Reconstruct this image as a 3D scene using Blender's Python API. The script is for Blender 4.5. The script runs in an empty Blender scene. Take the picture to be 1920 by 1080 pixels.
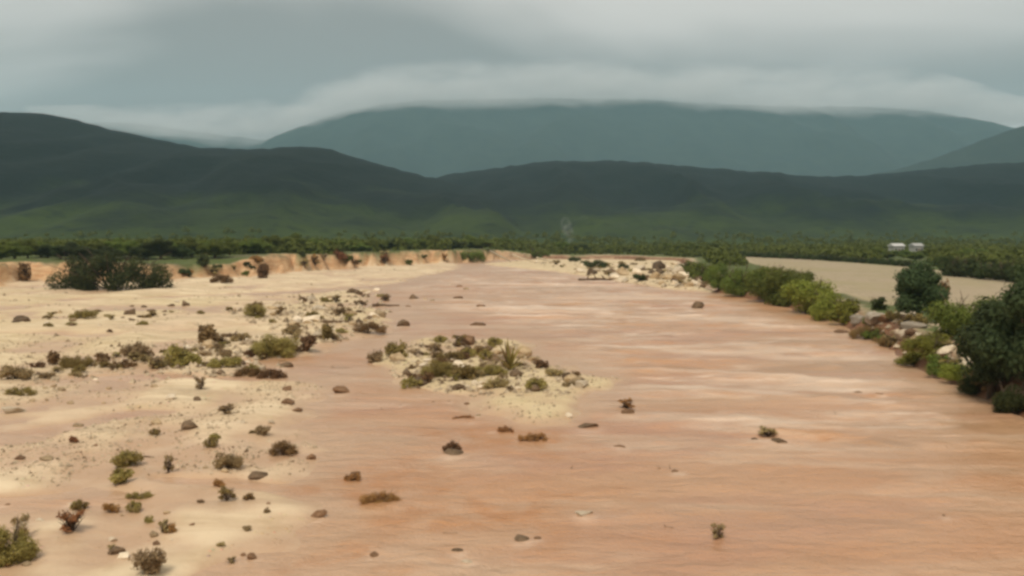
import bpy, math, random
import numpy as np
from mathutils import Vector, Matrix

scene = bpy.context.scene
COL = scene.collection
rnd = random.Random(7)

# ------------------------------------------------------------------ camera
CAM_H = 10.0
F = 1663.0                                   # focal length in photo pixels (1920 wide)
HORIZON = 440.0
PITCH = math.atan((540.0 - HORIZON) / F)     # camera looks slightly down
cam_data = bpy.data.cameras.new('camera')
cam_data.sensor_width = 36.0
cam_data.lens = 36.0 * F / 1920.0
cam_data.clip_start = 0.5
cam_data.clip_end = 30000.0
cam = bpy.data.objects.new('camera', cam_data)
COL.objects.link(cam)
cam.location = (0, 0, CAM_H)
cam.rotation_euler = (math.pi / 2 - PITCH, 0, 0)
scene.camera = cam

# ------------------------------------------------------------------ sky
CLOUD_SEED = 5.1
SUN_EL, SUN_AZ = math.radians(58), math.radians(205)   # behind the camera, a little to the left
world = bpy.data.worlds.new('World')
scene.world = world
world.use_nodes = True
wn, wl = world.node_tree.nodes, world.node_tree.links
wn.clear()


def N(tree_nodes, typ, **kw):
    n = tree_nodes.new(typ)
    for k, v in kw.items():
        if k == 'inp':
            for kk, vv in v.items():
                n.inputs[kk].default_value = vv
        else:
            setattr(n, k, v)
    return n


def wmath(op, a, b=None):
    n = N(wn, 'ShaderNodeMath', operation=op)
    for i, s in enumerate((a, b)):
        if s is None:
            continue
        if isinstance(s, (int, float)):
            n.inputs[i].default_value = s
        else:
            wl.new(s, n.inputs[i])
    return n.outputs[0]


w_out = N(wn, 'ShaderNodeOutputWorld')
w_bg = N(wn, 'ShaderNodeBackground')
w_bg.inputs['Strength'].default_value = 0.1
sky = N(wn, 'ShaderNodeTexSky', sky_type='NISHITA', sun_disc=False)
sky.sun_elevation = SUN_EL
sky.sun_rotation = SUN_AZ
sky.dust_density = 4.0
geo = N(wn, 'ShaderNodeTexCoord')
sep = N(wn, 'ShaderNodeSeparateXYZ')
wl.new(geo.outputs['Generated'], sep.inputs[0])
zc = wmath('MAXIMUM', sep.outputs['Z'], 0.0)
# an overcast sky brightens from the horizon to the zenith (close to the CIE overcast sky)
grad = wmath('ADD', wmath('MULTIPLY', zc, 1.65), 1.35)
den = wmath('ADD', zc, 0.16)
cx = wmath('DIVIDE', sep.outputs['X'], den)
cy = wmath('DIVIDE', sep.outputs['Y'], den)
comb = N(wn, 'ShaderNodeCombineXYZ')
wl.new(wmath('MULTIPLY', cx, 0.55), comb.inputs[0]); wl.new(cy, comb.inputs[1])
comb.inputs[2].default_value = CLOUD_SEED
cn = N(wn, 'ShaderNodeTexNoise')
cn.inputs['Scale'].default_value = 0.8
cn.inputs['Detail'].default_value = 4.0
cn.inputs['Roughness'].default_value = 0.45
cn.inputs['Distortion'].default_value = 0.35
wl.new(comb.outputs[0], cn.inputs['Vector'])
ramp = N(wn, 'ShaderNodeMapRange', interpolation_type='SMOOTHSTEP')
ramp.inputs['From Min'].default_value = 0.38
ramp.inputs['From Max'].default_value = 0.62
ramp.inputs['To Min'].default_value = 1.05
ramp.inputs['To Max'].default_value = 2.65
wl.new(cn.outputs['Fac'], ramp.inputs['Value'])
cl = wmath('MULTIPLY', grad, ramp.outputs[0])
tint = N(wn, 'ShaderNodeMix', data_type='RGBA', blend_type='MULTIPLY')
tint.inputs[0].default_value = 1.0
tint.inputs[6].default_value = (1.0, 0.925, 0.85, 1)
wl.new(cl, tint.inputs[7])
mixs = N(wn, 'ShaderNodeMix', data_type='RGBA')
mixs.inputs[0].default_value = 0.97
wl.new(sky.outputs[0], mixs.inputs[6])
wl.new(tint.outputs[2], mixs.inputs[7])
wl.new(mixs.outputs[2], w_bg.inputs['Color'])
wl.new(w_bg.outputs[0], w_out.inputs['Surface'])

# ------------------------------------------------------------------ sun
sun_d = bpy.data.lights.new('sun', 'SUN')
sun_d.energy = 1.5
sun_d.angle = math.radians(18)
sun_d.color = (1.0, 0.94, 0.84)
sun = bpy.data.objects.new('sun', sun_d)
COL.objects.link(sun)
sdir = Vector((math.sin(SUN_AZ) * math.cos(SUN_EL), math.cos(SUN_AZ) * math.cos(SUN_EL), math.sin(SUN_EL)))
sun.rotation_euler = sdir.to_track_quat('Z', 'Y').to_euler()
sun.location = sdir * 200

# ------------------------------------------------------------------ exposure and render
vs = scene.view_settings
vs.view_transform = 'Standard'
vs.look = 'None'
vs.exposure = 0.7
vs.gamma = 1.0
vs.use_curve_mapping = False
scene.render.engine = 'CYCLES'
cy_ = scene.cycles
cy_.use_denoising = True
cy_.pixel_filter_type = 'BLACKMAN_HARRIS'
cy_.filter_width = 3.0                        # a soft lens
cy_.max_bounces = 5
cy_.diffuse_bounces = 3
cy_.glossy_bounces = 2
cy_.transmission_bounces = 3
cy_.transparent_max_bounces = 6
cy_.volume_bounces = 2
cy_.volume_step_rate = 2.0
cy_.volume_max_steps = 64

# ------------------------------------------------------------------ numeric helpers


def hash2(ix, iy, seed):
    h = (ix.astype(np.int64) * 374761393 + iy.astype(np.int64) * 668265263 + seed * 1442695041) & 0xFFFFFFFF
    h = ((h ^ (h >> 13)) * 1274126177) & 0xFFFFFFFF
    h = h ^ (h >> 16)
    return (h & 0xFFFF) / 65535.0


def vnoise(x, y, seed=0):
    x = np.asarray(x, float); y = np.asarray(y, float)
    ix, iy = np.floor(x), np.floor(y)
    fx, fy = x - ix, y - iy
    fx = fx * fx * fx * (fx * (fx * 6 - 15) + 10); fy = fy * fy * fy * (fy * (fy * 6 - 15) + 10)
    a = hash2(ix, iy, seed); b = hash2(ix + 1, iy, seed)
    c = hash2(ix, iy + 1, seed); d = hash2(ix + 1, iy + 1, seed)
    return (a + (b - a) * fx) * (1 - fy) + (c + (d - c) * fx) * fy - 0.5


def fbm(x, y, seed=0, octv=4, gain=0.5):
    s, a, f = 0, 1.0, 1.0
    for o in range(octv):
        s = s + a * vnoise(x * f + 17.3 * o, y * f - 9.1 * o, seed + o * 31)
        a *= gain; f *= 2.03
    return s


def sstep(a, b, x):
    t = np.clip((np.asarray(x, float) - a) / (b - a), 0, 1)
    return t * t * (3 - 2 * t)


def poly_sd(px, py, poly):
    """signed distance, positive inside"""
    px = np.asarray(px, float); py = np.asarray(py, float)
    d = np.full(px.shape, 1e18)
    inside = np.zeros(px.shape, bool)
    n = len(poly)
    for i in range(n):
        x0, y0 = poly[i]; x1, y1 = poly[(i + 1) % n]
        ex, ey = x1 - x0, y1 - y0
        t = np.clip(((px - x0) * ex + (py - y0) * ey) / (ex * ex + ey * ey + 1e-12), 0, 1)
        d = np.minimum(d, (px - x0 - t * ex) ** 2 + (py - y0 - t * ey) ** 2)
        if abs(ey) > 1e-12:
            c = ((y0 <= py) != (y1 <= py)) & (px < ex * (py - y0) / ey + x0)
            inside ^= c
    return np.where(inside, np.sqrt(d), -np.sqrt(d))


def line_d(px, py, pts):
    d = np.full(np.asarray(px, float).shape, 1e18)
    for (x0, y0), (x1, y1) in zip(pts[:-1], pts[1:]):
        ex, ey = x1 - x0, y1 - y0
        t = np.clip(((px - x0) * ex + (py - y0) * ey) / (ex * ex + ey * ey), 0, 1)
        d = np.minimum(d, (px - x0 - t * ex) ** 2 + (py - y0 - t * ey) ** 2)
    return np.sqrt(d)


CP, SP = math.cos(PITCH), math.sin(PITCH)


def ray(u, v):
    a, b = (u - 960.0) / F, (540.0 - v) / F
    return a, CP + b * SP, -SP + b * CP       # x, y(forward), z


def G(u, v, z=0.0):
    dx, dy, dz = ray(u, v)
    t = (z - CAM_H) / dz
    return dx * t, dy * t


# ------------------------------------------------------------------ the lie of the land
LEFT_BANK = [G(*p) for p in [(-700, 585), (-300, 560), (0, 537), (60, 533), (320, 529), (430, 524), (560, 511), (700, 502), (860, 494), (930, 488)]]
RIGHT_BANK = [G(*p) for p in [(1275, 492), (1275, 503), (1340, 547), (1480, 582), (1560, 603), (1640, 645), (1720, 692), (1830, 740), (1920, 792)]]
RIVER = [(-170, -80)] + [(-165, 60)] + LEFT_BANK + [G(1000, 486), G(1150, 486)] + RIGHT_BANK + [(24, 18), (22, -80)]
LEFT_BAR = [G(*p) for p in [(470, 1080), (530, 965), (600, 850), (575, 745), (515, 708), (545, 680), (640, 650), (740, 612), (705, 582), (680, 555), (760, 528), (850, 505), (870, 496)]]
LEFT_BAR += [(-30, 330), (-200, 330), (-200, -80), (-9, -80), (-7, 15)]
ISLET = [G(*p) for p in [(695, 668), (730, 640), (830, 634), (960, 640), (1020, 672), (1105, 712), (1080, 752), (1075, 798), (1010, 800), (940, 772), (880, 742), (770, 728), (715, 695)]]
FAR_BAR = [G(*p) for p in [(900, 496), (1000, 488), (1280, 490), (1300, 512), (1352, 550), (1270, 546), (1190, 534), (1110, 522), (1030, 510), (950, 502)]]
CHANNEL = [G(*p) for p in [(-420, 905), (-150, 850), (40, 825), (150, 800), (260, 775)]]
CHANNEL2 = [G(*p) for p in [(-300, 960), (60, 950), (200, 935)]]
BRAIDS = [([G(*p) for p in [(-200, 572), (60, 566), (300, 560), (480, 552), (660, 542), (800, 528)]], 5.0),
          ([G(*p) for p in [(-200, 640), (0, 628), (190, 632), (330, 622), (470, 612)]], 3.0),
          ([G(*p) for p in [(150, 712), (300, 706), (420, 712), (540, 712)]], 1.6),
          ([G(*p) for p in [(300, 900), (420, 905), (560, 920)]], 1.0)]
SHOALS = [(G(800, 960), 8.0, 4.0), (G(600, 1010), 4.5, 4.0), (G(720, 900), 4.0, 5.0), (G(930, 810), 5.0, 6.0), (G(1200, 590), 14, 14), (G(1300, 570), 8, 10)]


def H(x, y, fine=True):
    x = np.asarray(x, float); y = np.asarray(y, float)
    wob = 1.6 * fbm(x / 9.0, y / 14.0, 3, 3) + (0.5 * fbm(x / 2.2, y / 2.6, 5, 3) if fine else 0)
    rag = 4.2 * fbm(x / 7.5, y / 10.0, 71, 4, 0.6) * sstep(10, 25, y)
    gul = (np.abs(fbm(x / 7.0, y / 10.0, 7, 4)) - 0.2) * 11.0 if fine else 0
    sdr = -poly_sd(x, y, RIVER) + wob * sstep(8, 80, y) * 1.3 + gul * sstep(90, 150, y) * sstep(20, -10, x - 0.09 * (y - 300))  # positive on the banks
    bed = np.full(x.shape, -0.55)
    sl = poly_sd(x, y, LEFT_BAR) + wob + rag
    bar = -0.55 + 0.88 * sstep(-4.2, 3.4, sl)
    bar = bar + sstep(-1, 6, sl) * (0.55 * fbm(x / 10.0, y / 15.0, 11, 4) + 0.20 * fbm(x / 2.4, y / 2.9, 12, 4))
    bar = bar - 0.42 * (1 - sstep(0.3, 2.4, line_d(x, y, CHANNEL) + 0.5 * wob)) - 0.38 * (1 - sstep(0.2, 2.0, line_d(x, y, CHANNEL2) + 0.5 * wob))
    for ch, wd in BRAIDS:
        bar = bar - 0.40 * (1 - sstep(0.2 * wd, wd, line_d(x, y, ch) + 0.9 * wob))
    h = np.maximum(bed, bar)
    si = poly_sd(x, y, ISLET) + 0.7 * wob + 0.85 * rag
    h = np.maximum(h, -0.55 + 0.84 * sstep(-4.0, 3.5, si) + sstep(0, 3, si) * 0.2 * fbm(x / 3.0, y / 4.0, 21, 3))
    sf = poly_sd(x, y, FAR_BAR) + wob
    h = np.maximum(h, -0.55 + 1.15 * sstep(-2.5, 4.0, sf))
    # banks
    side = sstep(-22, 12, x - 0.09 * (y - 300))
    hl = 4.3 + 1.6 * fbm(x / 40.0, y / 40.0, 41, 3)
    hr = 1.7 + 0.25 * fbm(x / 30.0, y / 30.0, 43, 2)
    top = hl * (1 - side) + hr * side
    wid = 4.6 * (1 - side) + 3.2 * side
    bank = -0.55 + (top + 0.55) * sstep(-0.8, 1.0, (sdr - 0.35 * wid) / (0.6 * wid))
    bank = bank + sstep(0.5, 4, sdr) * 0.22 * (fbm(x / 3.5, y / 3.5, 51, 3) if fine else 0) * (1 - 0.65 * side)
    return np.where(sdr > -4.0, np.maximum(h, bank), h), sdr, sl, si, sf, side


# ------------------------------------------------------------------ mesh and object helpers


def mesh_np(name, verts, faces, smooth=False, mat=None):
    """faces: (n,3) or (n,4) array"""
    me = bpy.data.meshes.new(name)
    verts = np.asarray(verts, np.float32); faces = np.asarray(faces, np.int32)
    n, k = faces.shape
    me.vertices.add(len(verts)); me.vertices.foreach_set('co', verts.ravel())
    me.loops.add(n * k); me.loops.foreach_set('vertex_index', faces.ravel())
    me.polygons.add(n)
    me.polygons.foreach_set('loop_start', np.arange(0, n * k, k, dtype=np.int32))
    try:
        me.polygons.foreach_set('loop_total', np.full(n, k, dtype=np.int32))
    except Exception:
        pass
    me.polygons.foreach_set('use_smooth', np.full(n, smooth, dtype=bool))
    me.update(calc_edges=True)
    me.validate()
    if mat:
        me.materials.append(mat)
    return me


def link(name, data, parent=None, loc=None, rot=None, scale=None):
    o = bpy.data.objects.new(name, data)
    COL.objects.link(o)
    if parent is not None:
        o.parent = parent
    if loc is not None:
        o.location = loc
    if rot is not None:
        o.rotation_euler = rot
    if scale is not None:
        o.scale = scale
    return o


def tag(o, label=None, cat=None, group=None, kind=None):
    if label: o['label'] = label
    if cat: o['category'] = cat
    if group: o['group'] = group
    if kind: o['kind'] = kind
    return o


def attr(me, name, vals):
    a = me.attributes.new(name, 'FLOAT', 'POINT')
    a.data.foreach_set('value', np.asarray(vals, np.float32).ravel())


def grid_faces(nx, ny):
    i = np.arange(nx - 1)[None, :] + np.arange(ny - 1)[:, None] * nx
    i = i.ravel()
    return np.stack([i, i + 1, i + 1 + nx, i + nx], 1)


# ------------------------------------------------------------------ materials


class MT:
    def __init__(self, name):
        self.m = bpy.data.materials.new(name)
        self.m.use_nodes = True
        self.n, self.l = self.m.node_tree.nodes, self.m.node_tree.links
        self.n.clear()
        self.out = self.n.new('ShaderNodeOutputMaterial')

    def node(self, typ, **kw):
        return N(self.n, typ, **kw)

    def set(self, sock, val):
        if hasattr(val, 'links'):
            self.l.new(val, sock)
        elif isinstance(val, (tuple, list)) and len(val) == 3 and sock.type == 'RGBA':
            sock.default_value = (*val, 1)
        else:
            sock.default_value = val

    def math(self, op, a, b=0.0, clamp=False):
        n = self.node('ShaderNodeMath', operation=op, use_clamp=clamp)
        self.set(n.inputs[0], a); self.set(n.inputs[1], b)
        return n.outputs[0]

    def mix(self, f, a, b, mode='MIX'):
        n = self.node('ShaderNodeMix', data_type='RGBA', blend_type=mode)
        self.set(n.inputs[0], f); self.set(n.inputs[6], a); self.set(n.inputs[7], b)
        return n.outputs[2]

    def rng(self, v, a, b, c=0.0, d=1.0):
        n = self.node('ShaderNodeMapRange', interpolation_type='SMOOTHSTEP')
        self.set(n.inputs[0], v)
        for i, q in enumerate((a, b, c, d)):
            self.set(n.inputs[i + 1], q)
        return n.outputs[0]

    def coords(self, kind='Object', scale=(1, 1, 1), rot=(0, 0, 0)):
        t = self.node('ShaderNodeTexCoord')
        mp = self.node('ShaderNodeMapping')
        mp.inputs['Scale'].default_value = scale
        mp.inputs['Rotation'].default_value = rot
        self.l.new(t.outputs[kind], mp.inputs[0])
        return mp.outputs[0]

    def noise(self, vec, scale, detail=4, rough=0.5, dist=0.0):
        n = self.node('ShaderNodeTexNoise')
        self.l.new(vec, n.inputs['Vector'])
        n.inputs['Scale'].default_value = scale
        n.inputs['Detail'].default_value = detail
        n.inputs['Roughness'].default_value = rough
        n.inputs['Distortion'].default_value = dist
        return n.outputs['Fac']

    def attr(self, name):
        return self.node('ShaderNodeAttribute', attribute_name=name).outputs['Fac']

    def bump(self, h, strength=0.4, dist=0.1, nrm=None):
        n = self.node('ShaderNodeBump')
        n.inputs['Strength'].default_value = strength
        n.inputs['Distance'].default_value = dist
        self.l.new(h, n.inputs['Height'])
        if nrm is not None:
            self.l.new(nrm, n.inputs['Normal'])
        return n.outputs[0]

    def principled(self, col, rough=0.9, spec=0.2, nrm=None):
        p = self.node('ShaderNodeBsdfPrincipled')
        self.set(p.inputs['Base Color'], col)
        self.set(p.inputs['Roughness'], rough)
        self.set(p.inputs['Specular IOR Level'], spec)
        if nrm is not None:
            self.l.new(nrm, p.inputs['Normal'])
        return p

    def done(self, sh):
        self.l.new(sh.outputs[0], self.out.inputs['Surface'])
        return self.m


def mat_ground():
    m = MT('sand_and_earth')
    co = m.coords('Object')
    big = m.noise(co, 0.07, 4, 0.55, 0.6)
    mid = m.noise(co, 0.45, 5, 0.55)
    fine = m.noise(co, 3.2, 5, 0.65)
    streak = m.noise(m.coords('Object', (0.10, 0.5, 0.4), (0, 0, 0.35)), 1.0, 4, 0.55, 0.8)
    sand = m.mix(m.rng(streak, 0.38, 0.62), (0.53, 0.40, 0.25), (0.70, 0.56, 0.37))
    sand = m.mix(m.rng(big, 0.42, 0.66, 0.0, 0.75), sand, (0.55, 0.40, 0.265))
    sand = m.mix(m.rng(mid, 0.5, 0.72, 0.0, 0.6), sand, (0.40, 0.28, 0.15))
    bands = m.noise(m.coords('Object', (0.03, 0.22, 0.4), (0, 0, 0.42)), 1.0, 5, 0.6, 1.2)
    sand = m.mix(m.rng(bands, 0.52, 0.64, 0.0, 0.7), sand, (0.40, 0.30, 0.195))
    # yellower sand on the islet and round the scrub
    sand = m.mix(m.math('MULTIPLY', m.attr('yellow'), 0.55), sand, (0.48, 0.385, 0.19))
    # pebbles
    vo = m.node('ShaderNodeTexVoronoi')
    m.l.new(co, vo.inputs['Vector']); vo.inputs['Scale'].default_value = 3.4
    peb = m.math('MULTIPLY', m.rng(vo.outputs['Distance'], 0.10, 0.30, 1.0, 0.0), m.rng(mid, 0.52, 0.62))
    sand = m.mix(m.math('MULTIPLY', peb, 0.55), sand, vo.outputs['Color'], 'OVERLAY')
    sand = m.mix(m.math('MULTIPLY', m.rng(fine, 0.3, 0.75), 0.35), sand, (0.70, 0.54, 0.34))
    # wet silt where the flood has just been
    wet = m.attr('wet')
    wetn = m.math('MULTIPLY', wet, m.rng(mid, 0.25, 0.6, 0.6, 1.0), True)
    col = m.mix(m.math('MULTIPLY', wetn, 0.88), sand, (0.46, 0.285, 0.165))
    # earth of the bank faces
    earth = m.mix(m.rng(m.noise(m.coords('Object', (0.5, 0.5, 2.2)), 0.8, 5, 0.6), 0.3, 0.7), (0.46, 0.25, 0.12), (0.60, 0.40, 0.22))
    col = m.mix(m.attr('earth'), col, earth)
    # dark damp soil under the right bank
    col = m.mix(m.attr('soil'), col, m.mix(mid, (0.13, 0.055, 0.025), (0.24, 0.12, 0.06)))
    # green plain
    grass = m.mix(m.rng(mid, 0.35, 0.65), (0.055, 0.085, 0.015), (0.095, 0.105, 0.025))
    grass = m.mix(m.rng(big, 0.5, 0.7), grass, (0.11, 0.10, 0.045))
    gm = m.math('MULTIPLY', m.attr('green'), m.rng(mid, 0.2, 0.45, 0.55, 1.0), True)
    col = m.mix(gm, col, grass)
    # ploughed field with faint rows
    wv = m.node('ShaderNodeTexWave', wave_type='BANDS', bands_direction='X')
    m.l.new(m.coords('Object', (1, 1, 1), (0, 0, 0.25)), wv.inputs['Vector'])
    wv.inputs['Scale'].default_value = 0.35; wv.inputs['Distortion'].default_value = 1.5
    fld = m.mix(m.math('MULTIPLY', wv.outputs['Fac'], 0.45), (0.37, 0.29, 0.19), (0.26, 0.20, 0.12))
    fld = m.mix(m.rng(big, 0.42, 0.66, 0.0, 0.7), fld, (0.30, 0.25, 0.13))
    fld = m.mix(m.rng(mid, 0.5, 0.72, 0.0, 0.6), fld, (0.22, 0.19, 0.09))
    col = m.mix(m.attr('field'), col, fld)
    hgt = m.math('ADD', m.math('MULTIPLY', fine, 0.5), m.math('ADD', mid, m.math('MULTIPLY', peb, 0.5)))
    rough = m.rng(wet, 0, 1, 0.95, 0.42)
    p = m.principled(col, rough, 0.3, m.bump(hgt, 0.55, 0.16))
    return m.done(p)


def mat_water():
    m = MT('muddy_water')
    co = m.coords('Object')
    st = m.noise(m.coords('Object', (0.055, 0.22, 1), (0, 0, -0.16)), 1.0, 5, 0.55, 0.7)
    st2 = m.noise(m.coords('Object', (0.16, 0.8, 1), (0, 0, -0.2)), 1.0, 4, 0.6, 0.5)
    big = m.noise(co, 0.05, 3, 0.5, 0.8)
    mid = m.noise(co, 0.5, 4, 0.55, 0.6)
    rap = m.attr('rapid')
    sh = m.attr('shallow')
    col = m.mix(m.rng(big, 0.35, 0.65), (0.465, 0.24, 0.115), (0.45, 0.27, 0.15))
    col = m.mix(m.rng(m.noise(m.coords('Object', (0.03, 0.07, 1), (0, 0, 0.3)), 1.0, 4, 0.55, 1.0), 0.48, 0.66, 0, 0.7), col, (0.41, 0.205, 0.115))
    col = m.mix(m.rng(st, 0.42, 0.66, 0, 0.8), col, (0.53, 0.355, 0.225))
    st3 = m.noise(m.coords('Object', (0.07, 0.42, 1), (0, 0, -0.2)), 1.0, 4, 0.55, 0.9)
    col = m.mix(m.math('MULTIPLY', m.rng(st3, 0.50, 0.68, 0, 0.75), m.rng(rap, 0, 1, 0.45, 1.0)), col, (0.33, 0.185, 0.09))  # wave-trough shade put into the colour as dark streaks, for wave contrast
    # orange silt showing in the slack shallows
    col = m.mix(m.math('MULTIPLY', sh, m.rng(mid, 0.35, 0.7, 0.25, 1.0), True), col, (0.42, 0.19, 0.07))
    col = m.mix(m.math('MULTIPLY', m.attr('shore'), 0.8), col, (0.475, 0.30, 0.175))
    st4 = m.noise(m.coords('Object', (0.05, 0.11, 1), (0, 0, -0.25)), 1.0, 5, 0.55, 0.9)
    col = m.mix(m.math('MULTIPLY', m.rng(st4, 0.50, 0.64, 0, 0.75), m.rng(rap, 0, 1, 0.12, 1.0)), col, (0.63, 0.45, 0.305))
    # silt foam strung along the standing waves
    foam = m.math('MULTIPLY', m.math('MULTIPLY', m.rng(st2, 0.50, 0.72), m.rng(st, 0.36, 0.6)), rap, True)
    crest = m.attr('crest')
    foam = m.math('MAXIMUM', foam, m.math('MULTIPLY', crest, rap), True)
    foam = m.math('MAXIMUM', foam, m.math('MULTIPLY', m.attr('wake'), m.rng(mid, 0.3, 0.6, 0.4, 1.0)), True)
    col = m.mix(m.math('MULTIPLY', foam, 0.85), col, (0.74, 0.56, 0.41))
    rip = m.math('ADD', m.noise(m.coords('Object', (0.7, 1.6, 1), (0, 0, -0.15)), 1.0, 5, 0.6), m.math('MULTIPLY', m.noise(co, 4.0, 3, 0.55), 0.3))
    rip = m.math('ADD', rip, m.math('MULTIPLY', m.noise(m.coords('Object', (0.25, 0.6, 1), (0, 0, -0.2)), 1.0, 5, 0.62, 0.8), 1.6))
    p = m.principled(col, 0.30, 0.5, m.bump(rip, 0.6, 0.25))
    return m.done(p)


def mat_leaf(name, a, b, c, trans=0.25):
    m = MT(name)
    co = m.coords('Object')
    oi = m.node('ShaderNodeObjectInfo')
    f = m.rng(m.noise(co, 1.7, 3, 0.6), 0.3, 0.7)
    col = m.mix(f, a, b)
    col = m.mix(m.math('MULTIPLY', m.rng(m.noise(co, 9.0, 2, 0.5), 0.45, 0.75), 0.6), col, c)
    hs = m.node('ShaderNodeHueSaturation')
    m.set(hs.inputs['Value'], m.rng(oi.outputs['Random'], 0, 1, 0.78, 1.22))
    m.set(hs.inputs['Hue'], m.rng(oi.outputs['Random'], 0, 1, 0.485, 0.515))
    m.l.new(col, hs.inputs['Color'])
    p = m.principled(hs.outputs[0], 0.75, 0.2)
    t = m.node('ShaderNodeBsdfTranslucent')
    m.l.new(hs.outputs[0], t.inputs['Color'])
    mx = m.node('ShaderNodeMixShader')
    mx.inputs[0].default_value = trans
    m.l.new(p.outputs[0], mx.inputs[1]); m.l.new(t.outputs[0], mx.inputs[2])
    return m.done(mx)


def mat_noise(name, a, b, scale=3.0, rough=0.9, bump=0.5, bd=0.05, rand=0.25, stretch=(1, 1, 1)):
    m = MT(name)
    co = m.coords('Object', stretch)
    oi = m.node('ShaderNodeObjectInfo')
    n = m.noise(co, scale, 5, 0.6)
    col = m.mix(m.rng(n, 0.3, 0.7), a, b)
    hs = m.node('ShaderNodeHueSaturation')
    m.set(hs.inputs['Value'], m.rng(oi.outputs['Random'], 0, 1, 1 - rand, 1 + rand))
    m.l.new(col, hs.inputs['Color'])
    p = m.principled(hs.outputs[0], rough, 0.25, m.bump(n, bump, bd))
    return m.done(p)


def mat_hill(name, a, b, c, low=None):
    m = MT(name)
    co = m.coords('Object')
    n1 = m.noise(co, 0.012, 5, 0.6)
    n2 = m.noise(co, 0.09, 4, 0.6)
    col = m.mix(m.rng(n1, 0.35, 0.65), a, b)
    col = m.mix(m.rng(n2, 0.5, 0.75, 0, 0.6), col, c)
    if low:      # lighter green scrub on the lower slopes, forest above
        t = m.node('ShaderNodeSeparateXYZ')
        m.l.new(co, t.inputs[0])
        zz = m.math('ADD', t.outputs['Z'], m.math('MULTIPLY', m.math('SUBTRACT', n1, 0.5), 120.0))
        col = m.mix(m.rng(zz, -10.0, 58.0, 0.85, 0.0), col, m.mix(m.rng(n2, 0.45, 0.85), low, b))
    return m.done(m.principled(col, 0.95, 0.1, m.bump(n2, 0.5, 3.0)))


M = {}
M['ground'] = mat_ground()
M['water'] = mat_water()
M['leaf_dark'] = mat_leaf('leaf_dark', (0.046, 0.062, 0.016), (0.07, 0.086, 0.024), (0.1, 0.115, 0.038), 0.4)
M['leaf_green'] = mat_leaf('leaf_green', (0.11, 0.145, 0.024), (0.165, 0.195, 0.035), (0.23, 0.235, 0.06), 0.4)
M['leaf_bright'] = mat_leaf('leaf_bright', (0.17, 0.19, 0.024), (0.24, 0.25, 0.038), (0.32, 0.30, 0.07))
M['leaf_blue'] = mat_leaf('leaf_blue', (0.05, 0.076, 0.028), (0.08, 0.11, 0.04), (0.11, 0.145, 0.06), 0.4)
M['leaf_olive'] = mat_leaf('leaf_olive', (0.25, 0.19, 0.055), (0.35, 0.275, 0.09), (0.47, 0.38, 0.15), 0.4)
M['leaf_tan'] = mat_leaf('leaf_tan', (0.32, 0.235, 0.11), (0.42, 0.315, 0.15), (0.52, 0.4, 0.21), 0.4)
M['leaf_brown'] = mat_leaf('leaf_brown', (0.18, 0.105, 0.045), (0.27, 0.165, 0.07), (0.36, 0.23, 0.11), 0.4)
M['leaf_red'] = mat_leaf('leaf_red', (0.27, 0.12, 0.04), (0.36, 0.18, 0.07), (0.44, 0.25, 0.11))
M['bark'] = mat_noise('bark', (0.06, 0.04, 0.025), (0.13, 0.09, 0.06), 6)
M['bark_pale'] = mat_noise('bark_pale', (0.42, 0.34, 0.23), (0.6, 0.52, 0.38), 6)
M['drift'] = mat_noise('drift', (0.07, 0.045, 0.025), (0.16, 0.10, 0.055), 4, stretch=(0.4, 3, 3))
M['rock_pale'] = mat_noise('rock_pale', (0.50, 0.40, 0.27), (0.68, 0.57, 0.42), 2.5)
M['rock_tan'] = mat_noise('rock_tan', (0.26, 0.18, 0.10), (0.42, 0.31, 0.18), 2.5)
M['rock_dark'] = mat_noise('rock_dark', (0.085, 0.055, 0.03), (0.18, 0.12, 0.07), 2.5)
M['rock_brown'] = mat_noise('rock_brown', (0.13, 0.07, 0.035), (0.22, 0.13, 0.07), 2.5)
M['rock_grey'] = mat_noise('rock_grey', (0.22, 0.18, 0.13), (0.36, 0.31, 0.24), 1.6)
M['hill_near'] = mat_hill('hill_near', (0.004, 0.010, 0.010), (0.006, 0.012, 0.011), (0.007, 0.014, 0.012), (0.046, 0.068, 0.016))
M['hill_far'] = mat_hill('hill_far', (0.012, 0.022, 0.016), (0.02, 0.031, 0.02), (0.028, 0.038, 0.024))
M['plaster'] = mat_noise('plaster', (0.40, 0.39, 0.36), (0.52, 0.50, 0.46), 1.5, bump=0.2)
M['roof'] = mat_noise('roof', (0.36, 0.35, 0.33), (0.46, 0.45, 0.42), 2.0, bump=0.2)
M['wood'] = mat_noise('wood', (0.10, 0.065, 0.04), (0.16, 0.11, 0.07), 5)
g_ = MT('window_glass')
M['glass'] = g_.done(g_.principled((0.04, 0.05, 0.055), 0.12, 0.5))

# ------------------------------------------------------------------ ground
xa = np.concatenate([np.arange(-24, 24.01, 0.3)])
xb = np.arange(24.45, 112, 0.5)
xc = 112 * np.exp(np.linspace(0.02, math.log(7500 / 112.0), 46))
gx = np.concatenate([-xc[::-1], -xb[::-1], xa, xb, xc])
ys = [-80, -60, -40, -25, -15, -8, -2, 4, 9, 13, 16, 18.5]
while ys[-1] < 420:
    ys.append(ys[-1] + max(0.26, ys[-1] * 0.0062))
while ys[-1] < 7600:
    ys.append(ys[-1] * 1.03)
gy = np.array(ys)
GX, GY = np.meshgrid(gx, gy)
hz, sdr, sl, si, sf, side = H(GX.ravel(), GY.ravel())
verts = np.stack([GX.ravel(), GY.ravel(), hz], 1)
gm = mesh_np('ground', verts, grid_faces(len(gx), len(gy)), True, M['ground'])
px, py = GX.ravel(), GY.ravel()
nz = fbm(px / 5.0, py / 5.0, 77, 3)
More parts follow.
